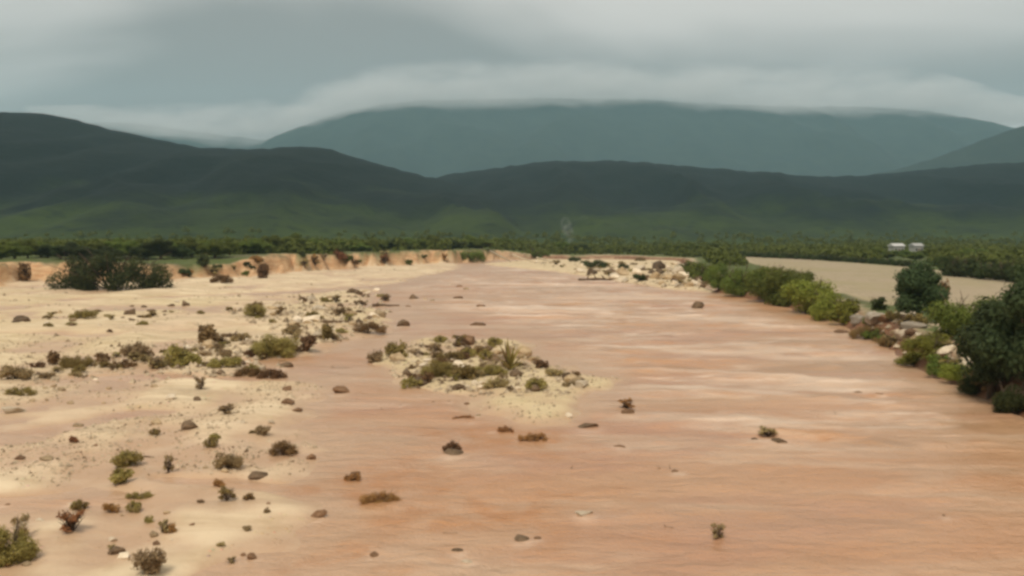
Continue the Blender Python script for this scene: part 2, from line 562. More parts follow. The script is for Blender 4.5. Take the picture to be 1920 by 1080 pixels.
bankface = sstep(-0.5, 0.6, sdr) * (1 - sstep(3.5, 6.0, sdr + 2.0 * nz))
attr(gm, 'earth', bankface * (1 - side))
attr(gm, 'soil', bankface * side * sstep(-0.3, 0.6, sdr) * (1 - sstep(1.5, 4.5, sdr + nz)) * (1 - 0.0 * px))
FIELD = [G(*p, 1.7) for p in [(1372, 481), (1500, 486), (1700, 500), (1930, 530), (2300, 560)]] + [(95, 90), (62, 66)] + [G(*p, 1.7) for p in [(1830, 590), (1700, 575), (1600, 560), (1520, 530), (1440, 503)]]
fd = sstep(-1.0, 2.5, poly_sd(px, py, FIELD) + 2 * nz)
attr(gm, 'field', fd * sstep(2, 4, sdr))
attr(gm, 'green', sstep(2.5, 5.5, sdr + 3 * nz) * (1 - fd))
attr(gm, 'wet', (1 - sstep(0.03, 0.31, hz + 0.28 * nz)) * (1 - sstep(0.5, 2, sdr)))
attr(gm, 'yellow', np.maximum(sstep(-1.5, 2, si), np.maximum(sstep(-2, 3, sf) * 0.6, sstep(0, 3, sl) * sstep(40, 80, py) * (1 - sstep(140, 190, py)) * (0.5 + fbm(px / 12, py / 20, 90, 2)))))
tag(link('ground', gm), kind='structure')
HZ = hz.reshape(len(gy), len(gx))
SDR = sdr.reshape(len(gy), len(gx))


def look(A, x, y):
    i = np.clip(np.searchsorted(gx, x) - 1, 0, len(gx) - 2); j = np.clip(np.searchsorted(gy, y) - 1, 0, len(gy) - 2)
    fx = np.clip((x - gx[i]) / (gx[i + 1] - gx[i]), 0, 1); fy = np.clip((y - gy[j]) / (gy[j + 1] - gy[j]), 0, 1)
    return (A[j, i] * (1 - fx) + A[j, i + 1] * fx) * (1 - fy) + (A[j + 1, i] * (1 - fx) + A[j + 1, i + 1] * fx) * fy


def h1(x, y):
    return float(look(HZ, np.array([x]), np.array([y]))[0])


def on_ground(u, v):
    """where the line of sight through a photo pixel meets the land (or the water)"""
    dx, dy, dz = ray(u, v)
    tt = np.geomspace(18, 600, 1500) / dy
    hh = np.maximum(look(HZ, dx * tt, dy * tt), 0.0)
    below = (CAM_H + dz * tt) <= hh
    k = int(np.argmax(below)) if below.any() else len(tt) - 1
    t = tt[k]
    return dx * t, dy * t, max(h1(dx * t, dy * t), -0.06)


# ------------------------------------------------------------------ water
wx = np.concatenate([np.arange(-150, -40, 1.0), np.arange(-40, 48, 0.3), np.arange(48, 82, 0.8)])
wys = [-78, -50, -30, -15, -5, 5, 12, 17]
while wys[-1] < 425:
    wys.append(wys[-1] + max(0.2, wys[-1] * 0.0052))
wy = np.array(wys)
WX, WY = np.meshgrid(wx, wy)
qx, qy = WX.ravel(), WY.ravel()
RAPID = [G(*p) for p in [(760, 545), (900, 500), (1120, 505), (1330, 560), (1560, 620), (1760, 720), (1900, 830), (1500, 850), (1280, 800), (1150, 700), (1040, 640), (880, 600)]]
rapid = sstep(-5, 6, poly_sd(qx, qy, RAPID) + 6 * fbm(qx / 10, qy / 18, 61, 2))
hb, sdr2 = H(qx, qy)[:2]
depth = np.clip(-hb, 0, 0.55) / 0.55


def wave(x, y, wl_, ang, seed, crest_len):
    c, s = math.cos(ang), math.sin(ang)
    a, b = (x * c + y * s), (-x * s + y * c)
    ph = b / wl_ * 2 * math.pi + 5.5 * fbm(a / crest_len, b / (wl_ * 3), seed, 2)
    am = np.clip(0.5 + 1.3 * vnoise(a / crest_len * 0.8, b / (wl_ * 2.2), seed + 5), 0, 1.2)
    w = 0.5 + 0.5 * np.sin(ph)
    return am * (w ** 1.7 - 0.4)


wz1 = 0.34 * wave(qx, qy, 9.0, -0.16, 101, 16) + 0.24 * wave(qx, qy, 5.2, -0.24, 113, 9)
wz2 = 0.09 * wave(qx, qy, 2.6, -0.05, 127, 5) + 0.05 * fbm(qx / 1.5, qy / 1.2, 131, 3)
calm = 0.10 * fbm(qx / 6.0, qy / 4.0, 141, 3)
dd = sstep(0.0, 0.8, depth)
eddy = 0.2 * np.abs(fbm(qx / 4.5, qy / 3.2, 161, 4, 0.6))
wz = dd * (eddy + rapid * (wz1 + wz2) + (0.35 + 0.3 * rapid) * wz2 + (1 - rapid) * calm * 0.7)
crest = sstep(0.10, 0.26, wz1) * rapid
wm = mesh_np('water', np.stack([qx, qy, wz], 1), grid_faces(len(wx), len(wy)), True, M['water'])
attr(wm, 'rapid', rapid)
attr(wm, 'crest', crest)
shal = np.zeros_like(qx)
for (sx, sy), ra, rb in SHOALS[:4]:
    shal = np.maximum(shal, 1 - sstep(0.3, 1.25, np.sqrt(((qx - sx) / ra) ** 2 + ((qy - sy) / rb) ** 2) + 0.7 * fbm(qx / 1.7, qy / 1.7, 151, 3)))
attr(wm, 'shore', 1 - sstep(0.05, 0.75, depth + 0.25 * fbm(qx / 2.5, qy / 2.5, 171, 3)))
attr(wm, 'shallow', shal)
tag(link('water', wm), kind='structure')
WAKE = np.zeros_like(qx)

# ------------------------------------------------------------------ hills


def hill(name, ridge, D, depth_front, mat, seed, nu=260, nv=46, rough=1.0, x_ext=(-900, 2800)):
    us = np.array([p[0] for p in ridge], float); vsx = np.array([p[1] for p in ridge], float)
    u = np.linspace(x_ext[0], x_ext[1], nu)
    v = np.interp(u, us, vsx)
    k = np.ones(5) / 5.0
    v = np.convolve(np.pad(v, 2, mode='edge'), k, mode='valid')
    xr = (u - 960) / F * D
    zr = CAM_H + (HORIZON - v) / F * D
    t = np.linspace(-1, 0.7, nv)
    U, T = np.meshgrid(np.arange(nu), t)
    X = xr[U] * (1 + T * 0.0)
    Y = D + T * depth_front
    prof = np.where(T < 0, 1 - np.abs(T) ** 1.25, 1 - (T / 0.7) ** 1.6)
    rid = 1 - np.abs(2 * fbm(X / (D * 0.09), Y / (D * 0.25), seed, 4))
    Z = zr[U] * prof
    env = (1 - np.clip(1 - np.abs(T) * 1.6, 0, 1)) * np.clip(prof * 2, 0, 1)
    Z = Z + D * 0.022 * rough * (rid - 0.75) * env
    Z = Z + D * 0.0022 * rough * fbm(X / (D * 0.008), Y / (D * 0.008), seed + 9, 3) * np.clip(prof * 3, 0, 1)
    Z = np.where(prof <= 0.001, -2.0, Z)
    me = mesh_np(name, np.stack([X.ravel(), Y.ravel(), Z.ravel()], 1), grid_faces(nu, nv), True, mat)
    HILLS.append((xr, Y[:, 0].copy(), Z.copy()))
    return tag(link(name, me), kind='structure')


HILLS = []
hill('hill', [(-900, 190), (-300, 205), (0, 213), (130, 219), (200, 240), (300, 263), (400, 280), (500, 280), (600, 276), (640, 286), (690, 303), (760, 322), (840, 342), (960, 372), (1100, 405), (1300, 440), (2800, 440)],
     1150, 620, M['hill_near'], 201)
hill('hill', [(-900, 440), (300, 430), (640, 380), (800, 340), (860, 326), (940, 315), (1040, 304), (1170, 303), (1300, 315), (1440, 326), (1520, 334), (1620, 330), (1720, 320), (1800, 312), (2000, 300), (2300, 290), (2800, 300)],
     1500, 800, M['hill_near'], 233)
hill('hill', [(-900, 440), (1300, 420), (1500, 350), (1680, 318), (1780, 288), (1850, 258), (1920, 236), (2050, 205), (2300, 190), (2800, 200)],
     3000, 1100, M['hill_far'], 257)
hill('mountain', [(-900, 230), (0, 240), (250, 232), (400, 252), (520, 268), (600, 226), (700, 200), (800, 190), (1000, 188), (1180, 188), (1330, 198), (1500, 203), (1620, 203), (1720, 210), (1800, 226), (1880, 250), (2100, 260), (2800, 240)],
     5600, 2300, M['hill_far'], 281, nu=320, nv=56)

# ------------------------------------------------------------------ plants


def leaf_cloud(n, size, blobs, seed, aspect=1.7, up=0.3):
    """n little leaf-shaped faces spread through a set of ellipsoids (cx, cy, cz, rx, ry, rz)"""
    r = np.random.default_rng(seed)
    vol = np.array([b[3] * b[4] * b[5] for b in blobs]) ** 0.67
    idx = r.choice(len(blobs), n, p=vol / vol.sum())
    B = np.array(blobs)[idx]
    d = r.normal(size=(n, 3)); d /= np.linalg.norm(d, axis=1)[:, None]
    rad = r.uniform(0.35, 1.0, n) ** 0.45
    rad *= 1 + 0.22 * r.normal(size=n).clip(-1.2, 1.2)
    c = B[:, :3] + d * B[:, 3:] * rad[:, None]
    c[:, 2] = np.abs(c[:, 2])
    nrm = d + r.normal(size=(n, 3)) * 0.55 + np.array([0, 0, up])
    nrm /= np.linalg.norm(nrm, axis=1)[:, None]
    t = np.cross(nrm, r.normal(size=(n, 3))); t /= np.linalg.norm(t, axis=1)[:, None]
    b = np.cross(nrm, t)
    s = size * r.uniform(0.6, 1.35, n)[:, None]
    V = np.stack([c - t * s * aspect * 0.5, c + b * s * 0.42 - t * s * 0.1, c + t * s * aspect * 0.5, c - b * s * 0.42 + t * s * 0.1], 1).reshape(-1, 3)
    Fc = np.arange(n * 4).reshape(n, 4)
    return V, Fc


def tube(path, radii, sides=6):
    path = [Vector(p) for p in path]
    V, Fc = [], []
    for i, p in enumerate(path):
        d = (path[min(i + 1, len(path) - 1)] - path[max(i - 1, 0)]).normalized()
        a = d.orthogonal().normalized(); b = d.cross(a)
        for k in range(sides):
            th = 2 * math.pi * k / sides
            V.append(p + (a * math.cos(th) + b * math.sin(th)) * radii[i])
    for i in range(len(path) - 1):
        for k in range(sides):
            k2 = (k + 1) % sides
            Fc.append((i * sides + k, i * sides + k2, (i + 1) * sides + k2, (i + 1) * sides + k))
    n = len(path)
    V.append(path[-1] + (path[-1] - path[-2]).normalized() * radii[-1] * 0.5)
    e = len(V) - 1
    for k in range(sides):
        Fc.append(((n - 1) * sides + k, (n - 1) * sides + (k + 1) % sides, e, e))
    return V, Fc


def tubes_mesh(name, parts, mat):
    V, Fc = [], []
    for v, f in parts:
        o = len(V)
        V += v
        Fc += [tuple(i + o for i in q) for q in f]
    me = bpy.data.meshes.new(name)
    me.from_pydata([tuple(p) for p in V], [], [q[:3] if q[2] == q[3] else q for q in Fc])
    for p in me.polygons:
        p.use_smooth = True
    me.materials.append(mat)
    return me


def branches(seed, n, h, spread, r0, twigs=2, droop=0.0):
    r = random.Random(seed)
    out = []
    for i in range(n):
        a = r.uniform(0, 2 * math.pi); s = spread * r.uniform(0.35, 1.0); hh = h * r.uniform(0.6, 1.0)
        pts = [(0, 0, -0.06 * h)]
        for k in range(1, 5):
            t = k / 4
            pts.append((math.cos(a) * s * t ** 0.9 + r.uniform(-1, 1) * 0.04 * h, math.sin(a) * s * t ** 0.9 + r.uniform(-1, 1) * 0.04 * h, hh * (t ** (0.8 + droop)) - droop * 0.4 * hh * t * t))
        out.append(tube(pts, [r0 * (1 - 0.8 * k / 4) for k in range(5)], 5))
        for _ in range(twigs):
            k = r.choice((2, 3)); p = Vector(pts[k])
            d = Vector((r.uniform(-1, 1), r.uniform(-1, 1), r.uniform(0.1, 1))).normalized() * h * 0.3
            out.append(tube([p, p + d * 0.5 + Vector((0, 0, 0.02 * h)), p + d], [r0 * 0.45, r0 * 0.3, r0 * 0.12], 4))
    return out


BUSH = {}


def bush_meshes(kind, asp, big, fine=False):
    """three bushes of a kind, 1 m tall and asp m wide"""
    key = (kind, asp, big, fine)
    if key in BUSH:
        return BUSH[key]
    res = []
    for s in range(3):
        r = random.Random(hash_s(kind) + 17 * s + (5 if big else 0) + int(asp * 10))
        hw = asp / 2
        blobs = []
        n0 = max(4, int(5 * asp))
        for i in range(n0):
            x = ((i + 0.5) / n0 * 2 - 1) * (hw - 0.22)
            arch = math.sqrt(max(0.0, 1 - (x / hw) ** 2))
            for _ in range(2):
                z = r.uniform(0.12, 0.30 + 0.42 * arch)
                b = r.uniform(0.17, 0.28)
                blobs.append((x + r.uniform(-.1, .1), r.uniform(-.32, .32) * min(asp, 1.4), z, b * 1.1, b * 1.1, min(b, 0.95 - z)))
        n = int((1300 if big else 330) * (0.5 + 0.6 * asp))
        if fine:
            n *= 5
        V, Fc = leaf_cloud(n, 0.034 if fine else 0.075 if big else 0.14, blobs, hash_s(kind) + s * 7, 1.8)
        fol = mesh_np('foliage', V, Fc, False, M['leaf_' + kind])
        br = branches(s + hash_s(kind), int(5 + 3 * asp), 1.0, 0.46 * asp, 0.02, 2)
        st = tubes_mesh('branches', br, M['bark'])
        res.append((fol, st))
    BUSH[key] = res
    return res


def hash_s(t):
    return sum((i + 3) * ord(c) for i, c in enumerate(t)) % 9973


def make_root(name, loc, rz=0.0, scale=None):
    o = bpy.data.objects.new(name, None)
    o.empty_display_size = 0.3
    COL.objects.link(o)
    o.location = loc
    o.rotation_euler = (0, 0, rz)
    if scale is not None:
        o.scale = scale
    return o


count = [0]


def bush(u, v, w, h, kind, label, group=None, name='bush', cat='bush', depth=None, sink=0.03, at=None):
    """a bush whose base stands at photo pixel (u, v), w x h photo pixels large"""
    x, y, z = at if at else on_ground(u, v)
    dist = y
    W, Hh = w * dist / F, h * dist / F
    count[0] += 1
    r = random.Random(count[0] * 13 + int(u))
    ar = W / max(Hh, 0.05)
    asp = min((0.6, 1.0, 1.6, 2.4, 3.4), key=lambda q: abs(math.log(q / ar)))
    fol, st = bush_meshes(kind, asp, W > 2.4 or w > 50, w > 66)[r.randrange(3)]
    root = make_root(name, (x, y + 0.25 * Hh, z - sink * Hh), 0)
    sc = (W / asp, (depth if depth else Hh), Hh)
    rz = r.choice((0, math.pi)) + r.uniform(-0.25, 0.25)
    link('foliage', fol, root, (0, 0, 0), (0, 0, rz), sc)
    link('branches', st, root, (0, 0, 0), (0, 0, rz), sc)
    tag(root, label, cat, group)
    return root


# twiggy dry shrubs: bare branches with a few leaves
TWIG = {}


def twig_bush(u, v, w, h, mat, leaf, label, group=None, name='dry_shrub', cat='shrub'):
    x, y, z = on_ground(u, v)
    W, Hh = w * y / F, h * y / F
    key = (mat, leaf)
    if key not in TWIG:
        st = tubes_mesh('branches', branches(hash_s(mat + leaf), 16, 0.95, 0.46, 0.03, 3), M[mat])
        r = random.Random(5)
        blobs = [(r.uniform(-.3, .3), r.uniform(-.3, .3), r.uniform(0.2, 0.85), 0.16, 0.16, 0.16) for _ in range(7)]
        V, Fc = leaf_cloud(150, 0.11, blobs, hash_s(leaf), 2.2)
        TWIG[key] = (st, mesh_np('foliage', V, Fc, False, M['leaf_' + leaf]))
    st, fo = TWIG[key]
    root = make_root(name, (x, y, z - 0.03 * Hh))
    count[0] += 1
    rz = count[0] * 1.3
    link('branches', st, root, (0, 0, 0), (0, 0, rz), (W, W, Hh))
    link('foliage', fo, root, (0, 0, 0), (0, 0, rz), (W, W, Hh))
    return tag(root, label, cat, group)


# trees
TREE = {}


def tree_meshes(kind, s):
    key = (kind, s)
    if key in TREE:
        return TREE[key]
    r = random.Random(hash_s(kind) + s * 91)
    blobs = []
    limbs = []
    tp = [(0, 0, -0.04), (0.01, 0.01, 0.12), (-0.01, 0.02, 0.28), (0.015, 0.0, 0.5), (0, 0, 0.72)]
    limbs.append(tube(tp, [0.05, 0.04, 0.032, 0.02, 0.008], 7))
    for i in range(11):
        a = i * 2.4 + r.uniform(-.4, .4)
        z0 = r.uniform(0.16, 0.45); z1 = min(0.86, z0 + r.uniform(0.08, 0.42)); q = r.uniform(0.2, 0.38)
        limbs.append(tube([(0, 0, z0), (math.cos(a) * q * .5, math.sin(a) * q * .5, (z0 + z1) / 2 + .02), (math.cos(a) * q, math.sin(a) * q, z1)], [0.018, 0.012, 0.005], 5))
        b = r.uniform(0.11, 0.19)
        blobs.append((math.cos(a) * q, math.sin(a) * q, z1, b, b, b * 0.85))
    blobs.append((0, 0, 0.55, 0.26, 0.26, 0.28)); blobs.append((0.03, 0, 0.82, 0.17, 0.17, 0.16))
    blobs.append((0, 0, 0.3, 0.3, 0.3, 0.14))
    V, Fc = leaf_cloud(9000, 0.03, blobs, hash_s(kind) + s, 1.8)
    TREE[key] = (mesh_np('crown', V, Fc, False, M['leaf_' + kind]), tubes_mesh('trunk', limbs, M['bark']))
    return TREE[key]


def tree(u, v, w, h, kind, label, group=None, at=None, name='tree', var=None):
    x, y, z = at if at else on_ground(u, v)
    W, Hh = w * y / F, h * y / F
    count[0] += 1
    cr, tr = tree_meshes(kind, (count[0] if var is None else var) % 3)
    root = make_root(name, (x, y, z - 0.1))
    rz = count[0] * 2.1
    link('crown', cr, root, (0, 0, 0), (0, 0, rz), (W, W, Hh))
    link('trunk', tr, root, (0, 0, 0), (0, 0, rz), (W, W, Hh))
    return tag(root, label, 'tree', group)


# ------------------------------------------------------------------ stones
ROCK = {}


def rock_meshes(mat):
    if mat in ROCK:
        return ROCK[mat]
    import bmesh
    out = []
    for s in range(5):
        bm = bmesh.new()
        bmesh.ops.create_icosphere(bm, subdivisions=2, radius=0.5)
        r = random.Random(s * 7 + hash_s(mat))
        planes = [(Vector((r.uniform(-1, 1), r.uniform(-1, 1), r.uniform(-.4, 1))).normalized(), r.uniform(0.2, 0.38)) for _ in range(11)]
        off = r.uniform(0, 50)
        for vv in bm.verts:
            c = vv.co.copy()
            for nn, d in planes:
                e = c.dot(nn) - d
                if e > 0:
                    c -= nn * e
            k = float(vnoise(np.array([c.x * 5 + off]), np.array([c.y * 5 + c.z * 3.1]), s)[0])
            vv.co = c * (1 + 0.3 * k)
        me = bpy.data.meshes.new('stone')
        bm.to_mesh(me); bm.free()
        me.materials.append(M[mat])
        co = np.empty(len(me.vertices) * 3, np.float32); me.vertices.foreach_get('co', co)
        co = co.reshape(-1, 3)
        co -= (co.max(0) + co.min(0)) / 2
        co /= (co.max(0) - co.min(0))
        me.vertices.foreach_set('co', co.ravel())
        for p in me.polygons:
            p.use_smooth = False
        out.append(me)
    ROCK[mat] = out
    return out


def stone(u, v, w, h, mat, label, group=None, name='stone', cat='stone', at=None):
    x, y, z = at if at else on_ground(u, v)
    W, Hh = w * y / F, h * y / F * 1.25
    count[0] += 1
    r = random.Random(count[0] * 5 + 3)
    me = rock_meshes(mat)[r.randrange(5)]
    if z < 0.02 and y < 330:
        rx, ry = max(W, 0.25), max(W, 0.25)
        np.maximum(WAKE, 0.7 * np.exp(-((qx - x) / (0.5 * rx)) ** 2 - ((qy - y + 0.55 * ry) / (0.6 * ry)) ** 2), out=WAKE)
    o = link(name, me, None, (x, y + W * 0.25, z + Hh * 0.2), (r.uniform(-.15, .15), r.uniform(-.15, .15), r.choice((0, math.pi)) + r.uniform(-.35, .35)), (W, W * r.uniform(0.65, 0.9), Hh))
    return tag(o, label, cat, group)


def log(u0, v0, u1, v1, rad, mat, label, name='driftwood_log', stubs=2, group=None, rise=0.0):
    """a log lying across the view from pixel (u0, v0) to the column of u1; rise lifts the left end"""
    x0, y0, z0 = on_ground((u0 + u1) / 2, max(v0, v1))
    L = abs(u1 - u0) * y0 / F
    r = random.Random(int(u0 + v0))
    root = make_root(name, (x0, y0, z0 + rad * 0.5))
    pts = [Vector(((t - .5) * L, r.uniform(-.06, .06) * L, r.uniform(0, .03) * L + rise * (1 - t) * L)) for t in (0, .2, .45, .7, 1)]
    link('trunk', tubes_mesh('trunk', [tube(pts, [rad, rad * .95, rad * .8, rad * .65, rad * .35], 8)], M[mat]), root)
    for k in range(stubs):
        p = pts[1 + k % 3]
        d = Vector((r.uniform(-.9, .3), r.uniform(-.6, .2), r.uniform(.3, .7))).normalized() * L * r.uniform(.15, .28)
        link('branch', tubes_mesh('branch', [tube([p, p + d * .55, p + d * 0.9 + Vector((0.03, 0, .015)) * L], [rad * .45, rad * .3, rad * .1], 6)], M[mat]), root)
    return tag(root, label, 'driftwood', group)


#PLACE
# ---- left bank
bush(200, 543, 244, 80, 'dark', 'broad dark green thicket at the foot of the left earth bank', name='thicket', cat='thicket', depth=8)
bush(42, 528, 22, 42, 'brown', 'narrow brown shrub on the red earth slope left of the big thicket')
bush(414, 530, 42, 20, 'brown', 'reddish brown shrub at the foot of the left earth bank, right of the big thicket')
bush(490, 522, 26, 32, 'brown', 'tall brown shrub growing against the face of the left earth bank')
bush(378, 500, 20, 28, 'dark', 'small dark shrub on the lip of the left earth bank')
bush(880, 492, 70, 26, 'green', 'low green bush where the left earth bank meets the far gravel bar')
bush(1000, 484, 70, 22, 'green', 'low green bush on the far bank behind the pale fallen branches')
bush(1117, 503, 46, 18, 'dark', 'small dark green bush alone on the far gravel bar')
bush(1200, 528, 26, 18, 'dark', 'dark tuft among the boulders of the far gravel bar')

# ---- scrub on the left sandbar, far to near
ls = 'scrub strewn over the left sandbar'
bush(155, 598, 52, 22, 'olive', 'low rounded olive bush on bare sand below the big thicket', ls)
bush(476, 594, 44, 28, 'olive', 'upright olive bush with pale stones at its foot, far on the sandbar', ls)
bush(527, 590, 24, 18, 'brown', 'small dark tuft just right of the upright olive bush', ls)
bush(382, 648, 34, 46, 'brown', 'dark ragged upright shrub with a bent top on the sandbar', ls)
bush(402, 648, 20, 26, 'brown', 'short dark shrub touching the ragged upright one', ls)
bush(340, 688, 60, 50, 'olive', 'dull olive bush left of the stones at the sandbar edge', ls)
bush(510, 672, 92, 52, 'olive', 'largest olive bush on the sandbar, dome shaped', ls)
bush(575, 660, 36, 36, 'brown', 'dark brown squarish bush at the water edge of the sandbar', ls)
bush(612, 638, 30, 38, 'olive', 'grey green bush behind the dark brown squarish bush', ls)
bush(690, 626, 68, 24, 'brown', 'long low brown mound of brush at the tip of the sandbar', ls)
bush(508, 710, 56, 26, 'brown', 'dark brown brush lying at the water edge below the dome shaped bush', ls)
bush(466, 706, 56, 22, 'brown', 'low dark brush just left of the brush at the water edge', ls)
bush(256, 674, 62, 38, 'tan', 'thin tan bush in the middle of the sandbar scrub line', ls)
bush(190, 678, 26, 20, 'brown', 'small dark tuft between the tan bush and the low olive bush', ls)
bush(140, 690, 72, 28, 'olive', 'long low olive bush in the scrub line at left', ls)
bush(97, 686, 20, 30, 'brown', 'narrow dark shrub standing up left of the long low olive bush', ls)
bush(70, 690, 30, 14, 'brown', 'flat dark tuft beside the narrow dark shrub', ls)
bush(25, 712, 66, 34, 'tan', 'pale grey olive bush near the left edge, above the flat dark bush', ls)
bush(36, 742, 60, 18, 'olive', 'flat dark olive bush close to the left edge', ls)
bush(300, 690, 50, 20, 'tan', 'low tan brush at the left of the stone heap', ls)
bush(420, 690, 66, 26, 'olive', 'olive brush in the middle of the stone heap', ls)
bush(450, 640, 40, 18, 'tan', 'thin tan brush above the dome shaped bush', ls)
bush(545, 628, 40, 22, 'tan', 'thin tan brush behind the squarish brown bush', ls)
bush(640, 592, 44, 20, 'tan', 'tan brush among the stones of the sandbar tip', ls)
bush(590, 600, 36, 18, 'olive', 'small olive brush among the stones of the sandbar tip', ls)
bush(225, 690, 50, 16, 'brown', 'flat brown brush in the scrub line right of the long low olive bush', ls)
twig_bush(376, 730, 26, 26, 'bark', 'tan', 'faint bare shrub on open sand below the sandbar scrub', ls)
twig_bush(424, 776, 42, 20, 'bark', 'tan', 'flat grey brown shrub on the pale sand hump', ls)
twig_bush(316, 886, 26, 36, 'bark', 'tan', 'slender bare twig shrub on the lower sand', ls)
bush(236, 876, 56, 38, 'olive', 'leaning olive bush, upper one of three on the lower sand', ls)
bush(222, 912, 40, 38, 'olive', 'yellow olive bush directly below the leaning olive bush', ls)
bush(262, 936, 64, 18, 'olive', 'flat spreading dark olive bush on the lower sand', ls)
bush(204, 962, 32, 20, 'red', 'small rusty tuft below the flat spreading olive bush', ls)
bush(424, 880, 58, 40, 'tan', 'grey olive bush with pale twigs on the lower sand', ls)
bush(528, 856, 56, 30, 'brown', 'dark brown low bush with upright twigs near the lower water edge', ls)
twig_bush(426, 940, 40, 28, 'bark', 'olive', 'small sparse plant on the lower sand below the grey olive bush', ls)
twig_bush(134, 996, 58, 44, 'bark', 'red', 'rust coloured dry shrub on the lower sand', ls)
bush(12, 1062, 74, 92, 'olive', 'large olive bush cut by the left edge at the bottom', ls)
bush(276, 1084, 64, 58, 'tan', 'greyish tan dome of brush at the bottom edge', ls)
twig_bush(40, 1012, 44, 50, 'bark_pale', 'tan', 'bleached bare twigs sticking up behind the large olive bush', ls)

# ---- islet
isl = 'scrub on the mid-river islet'
bush(845, 676, 60, 22, 'olive', 'low olive brush on the far side of the islet behind the dark olive bush', isl)
bush(930, 728, 54, 22, 'tan', 'tan brush on the near side of the islet', isl)
bush(1040, 706, 40, 18, 'tan', 'thin tan brush between the spiky plant and the islet right tip', isl)
bush(742, 670, 50, 34, 'olive', 'brownish olive bush at the upstream left end of the islet', isl)
bush(702, 680, 34, 28, 'tan', 'pale tan tuft at the left tip of the islet', isl)
bush(820, 708, 70, 38, 'olive', 'dark olive bush in the middle of the islet stones', isl)
bush(872, 712, 50, 32, 'olive', 'smaller olive bush just right of the dark olive bush on the islet', isl)
bush(772, 728, 46, 22, 'olive', 'low olive tuft on the near side of the islet', isl)
bush(915, 704, 76, 22, 'olive', 'flat olive mat of brush on the islet left of the spiky plant', isl)
bush(1075, 712, 30, 18, 'brown', 'small dark tuft at the right tip of the islet', isl)
bush(1004, 734, 48, 26, 'olive', 'olive tuft on the right part of the islet below the spiky plant', isl)

# spiky plant: each blade is a leaf of its own
x, y, z = on_ground(955, 694)
W = 86 * y / F
root = make_root('spiky_plant', (x, y, z))
tag(root, 'spiky plant with long upright blades on the right of the islet', 'plant')
rr = random.Random(3)
for k in range(26):
    a = rr.uniform(0, 6.28); tilt = rr.uniform(0.15, 1.05); L = W * rr.uniform(0.5, 0.78)
    wd = W * 0.045
    V = []
    for t in (0, .3, .65, 1):
        rr_ = L * t * math.sin(tilt) * (0.7 + 0.3 * t); zz = L * t * math.cos(tilt) - 0.12 * L * t * t * math.sin(tilt)
        wv_ = wd * (0.7 + 0.6 * t - 1.25 * t * t) + 0.004
        for sgn in (-1, 0, 1):
            V.append((math.cos(a) * rr_ - math.sin(a) * wv_ * sgn, math.sin(a) * rr_ + math.cos(a) * wv_ * sgn, zz - 0.02 - (0.25 * wv_ if sgn == 0 else 0)))
    Fq = [(i * 3 + j, i * 3 + j + 1, i * 3 + j + 4, i * 3 + j + 3) for i in range(3) for j in range(2)]
    link('leaf', mesh_np('leaf', V, Fq, True, M['leaf_olive' if k % 3 else 'leaf_brown']), root)

# ---- brush stranded in the shallows
bush(712, 946, 84, 30, 'red', 'rusty brush awash in the orange shallows at lower centre')
bush(660, 900, 36, 16, 'red', 'small rusty brush awash just above the larger rusty one')
bush(1000, 828, 64, 20, 'red', 'rusty brush awash in the red shallows below the islet')
bush(948, 812, 34, 16, 'red', 'small rusty brush awash left of the rusty brush below the islet')
bush(868, 786, 44, 10, 'red', 'flat rusty brush at the near shore of the islet')
bush(845, 848, 40, 26, 'brown', 'dark twiggy brush caught on the jagged snag below the islet')
twig_bush(1345, 1010, 34, 34, 'bark', 'tan', 'faint bare twigs standing in the water at lower right')
twig_bush(1175, 765, 40, 20, 'bark', 'red', 'bare rusty twigs caught on the stone right of the islet')
twig_bush(1440, 816, 46, 18, 'bark', 'tan', 'bare twigs caught on the pair of stones in open water')
# ---- driftwood
log(418, 632, 466, 630, 0.22, 'drift', 'dark driftwood log on open sand right of the ragged upright shrub')
log(698, 566, 748, 575, 0.28, 'drift', 'dark driftwood log at the far tip of the left sandbar')
log(606, 606, 654, 600, 0.2, 'drift', 'thin dark driftwood log behind the brown squarish bush')
log(778, 652, 818, 646, 0.16, 'drift', 'short dark driftwood log on the far side of the islet')
log(810, 665, 860, 680, 0.16, 'drift', 'dark driftwood log slanting across the islet stones')
log(918, 492, 958, 492, 0.35, 'bark_pale', 'bleached fallen trunk leaning on the far bank, leftmost of three', stubs=4, rise=0.5)
log(960, 493, 1000, 493, 0.3, 'bark_pale', 'bleached fallen trunk on the far bank, middle of three', stubs=4, rise=0.35)
log(1006, 495, 1046, 495, 0.3, 'bark_pale', 'bleached fallen trunk on the far bank, rightmost of three', stubs=4, rise=0.25)
log(1085, 522, 1160, 526, 0.35, 'drift', 'long dark driftwood log on the far gravel bar', stubs=3)
for q, (u, v, w, lab) in enumerate([
    (620, 690, 40, 'thin stick floating just off the dome shaped bush'), (700, 770, 34, 'thin stick floating between the sandbar and the islet'),
    (1060, 880, 46, 'thin stick floating below the red shallows'), (1230, 880, 60, 'long thin stick floating in mid river below the standing waves'),
    (830, 1000, 40, 'thin stick floating at lower centre above the small flat stone'), (1240, 990, 50, 'thin stick floating right of the pale stone awash'),
    (1560, 780, 60, 'thin stick floating off the right bank'), (740, 990, 36, 'thin stick in the orange shallows below the rusty brush')]):
    log(u, v, u + w, v, 0.045, 'drift', lab, name='stick', stubs=1 + q % 2)
log(230, 858, 290, 842, 0.05, 'drift', 'thin stick lying beside the leaning olive bush on lower sand')

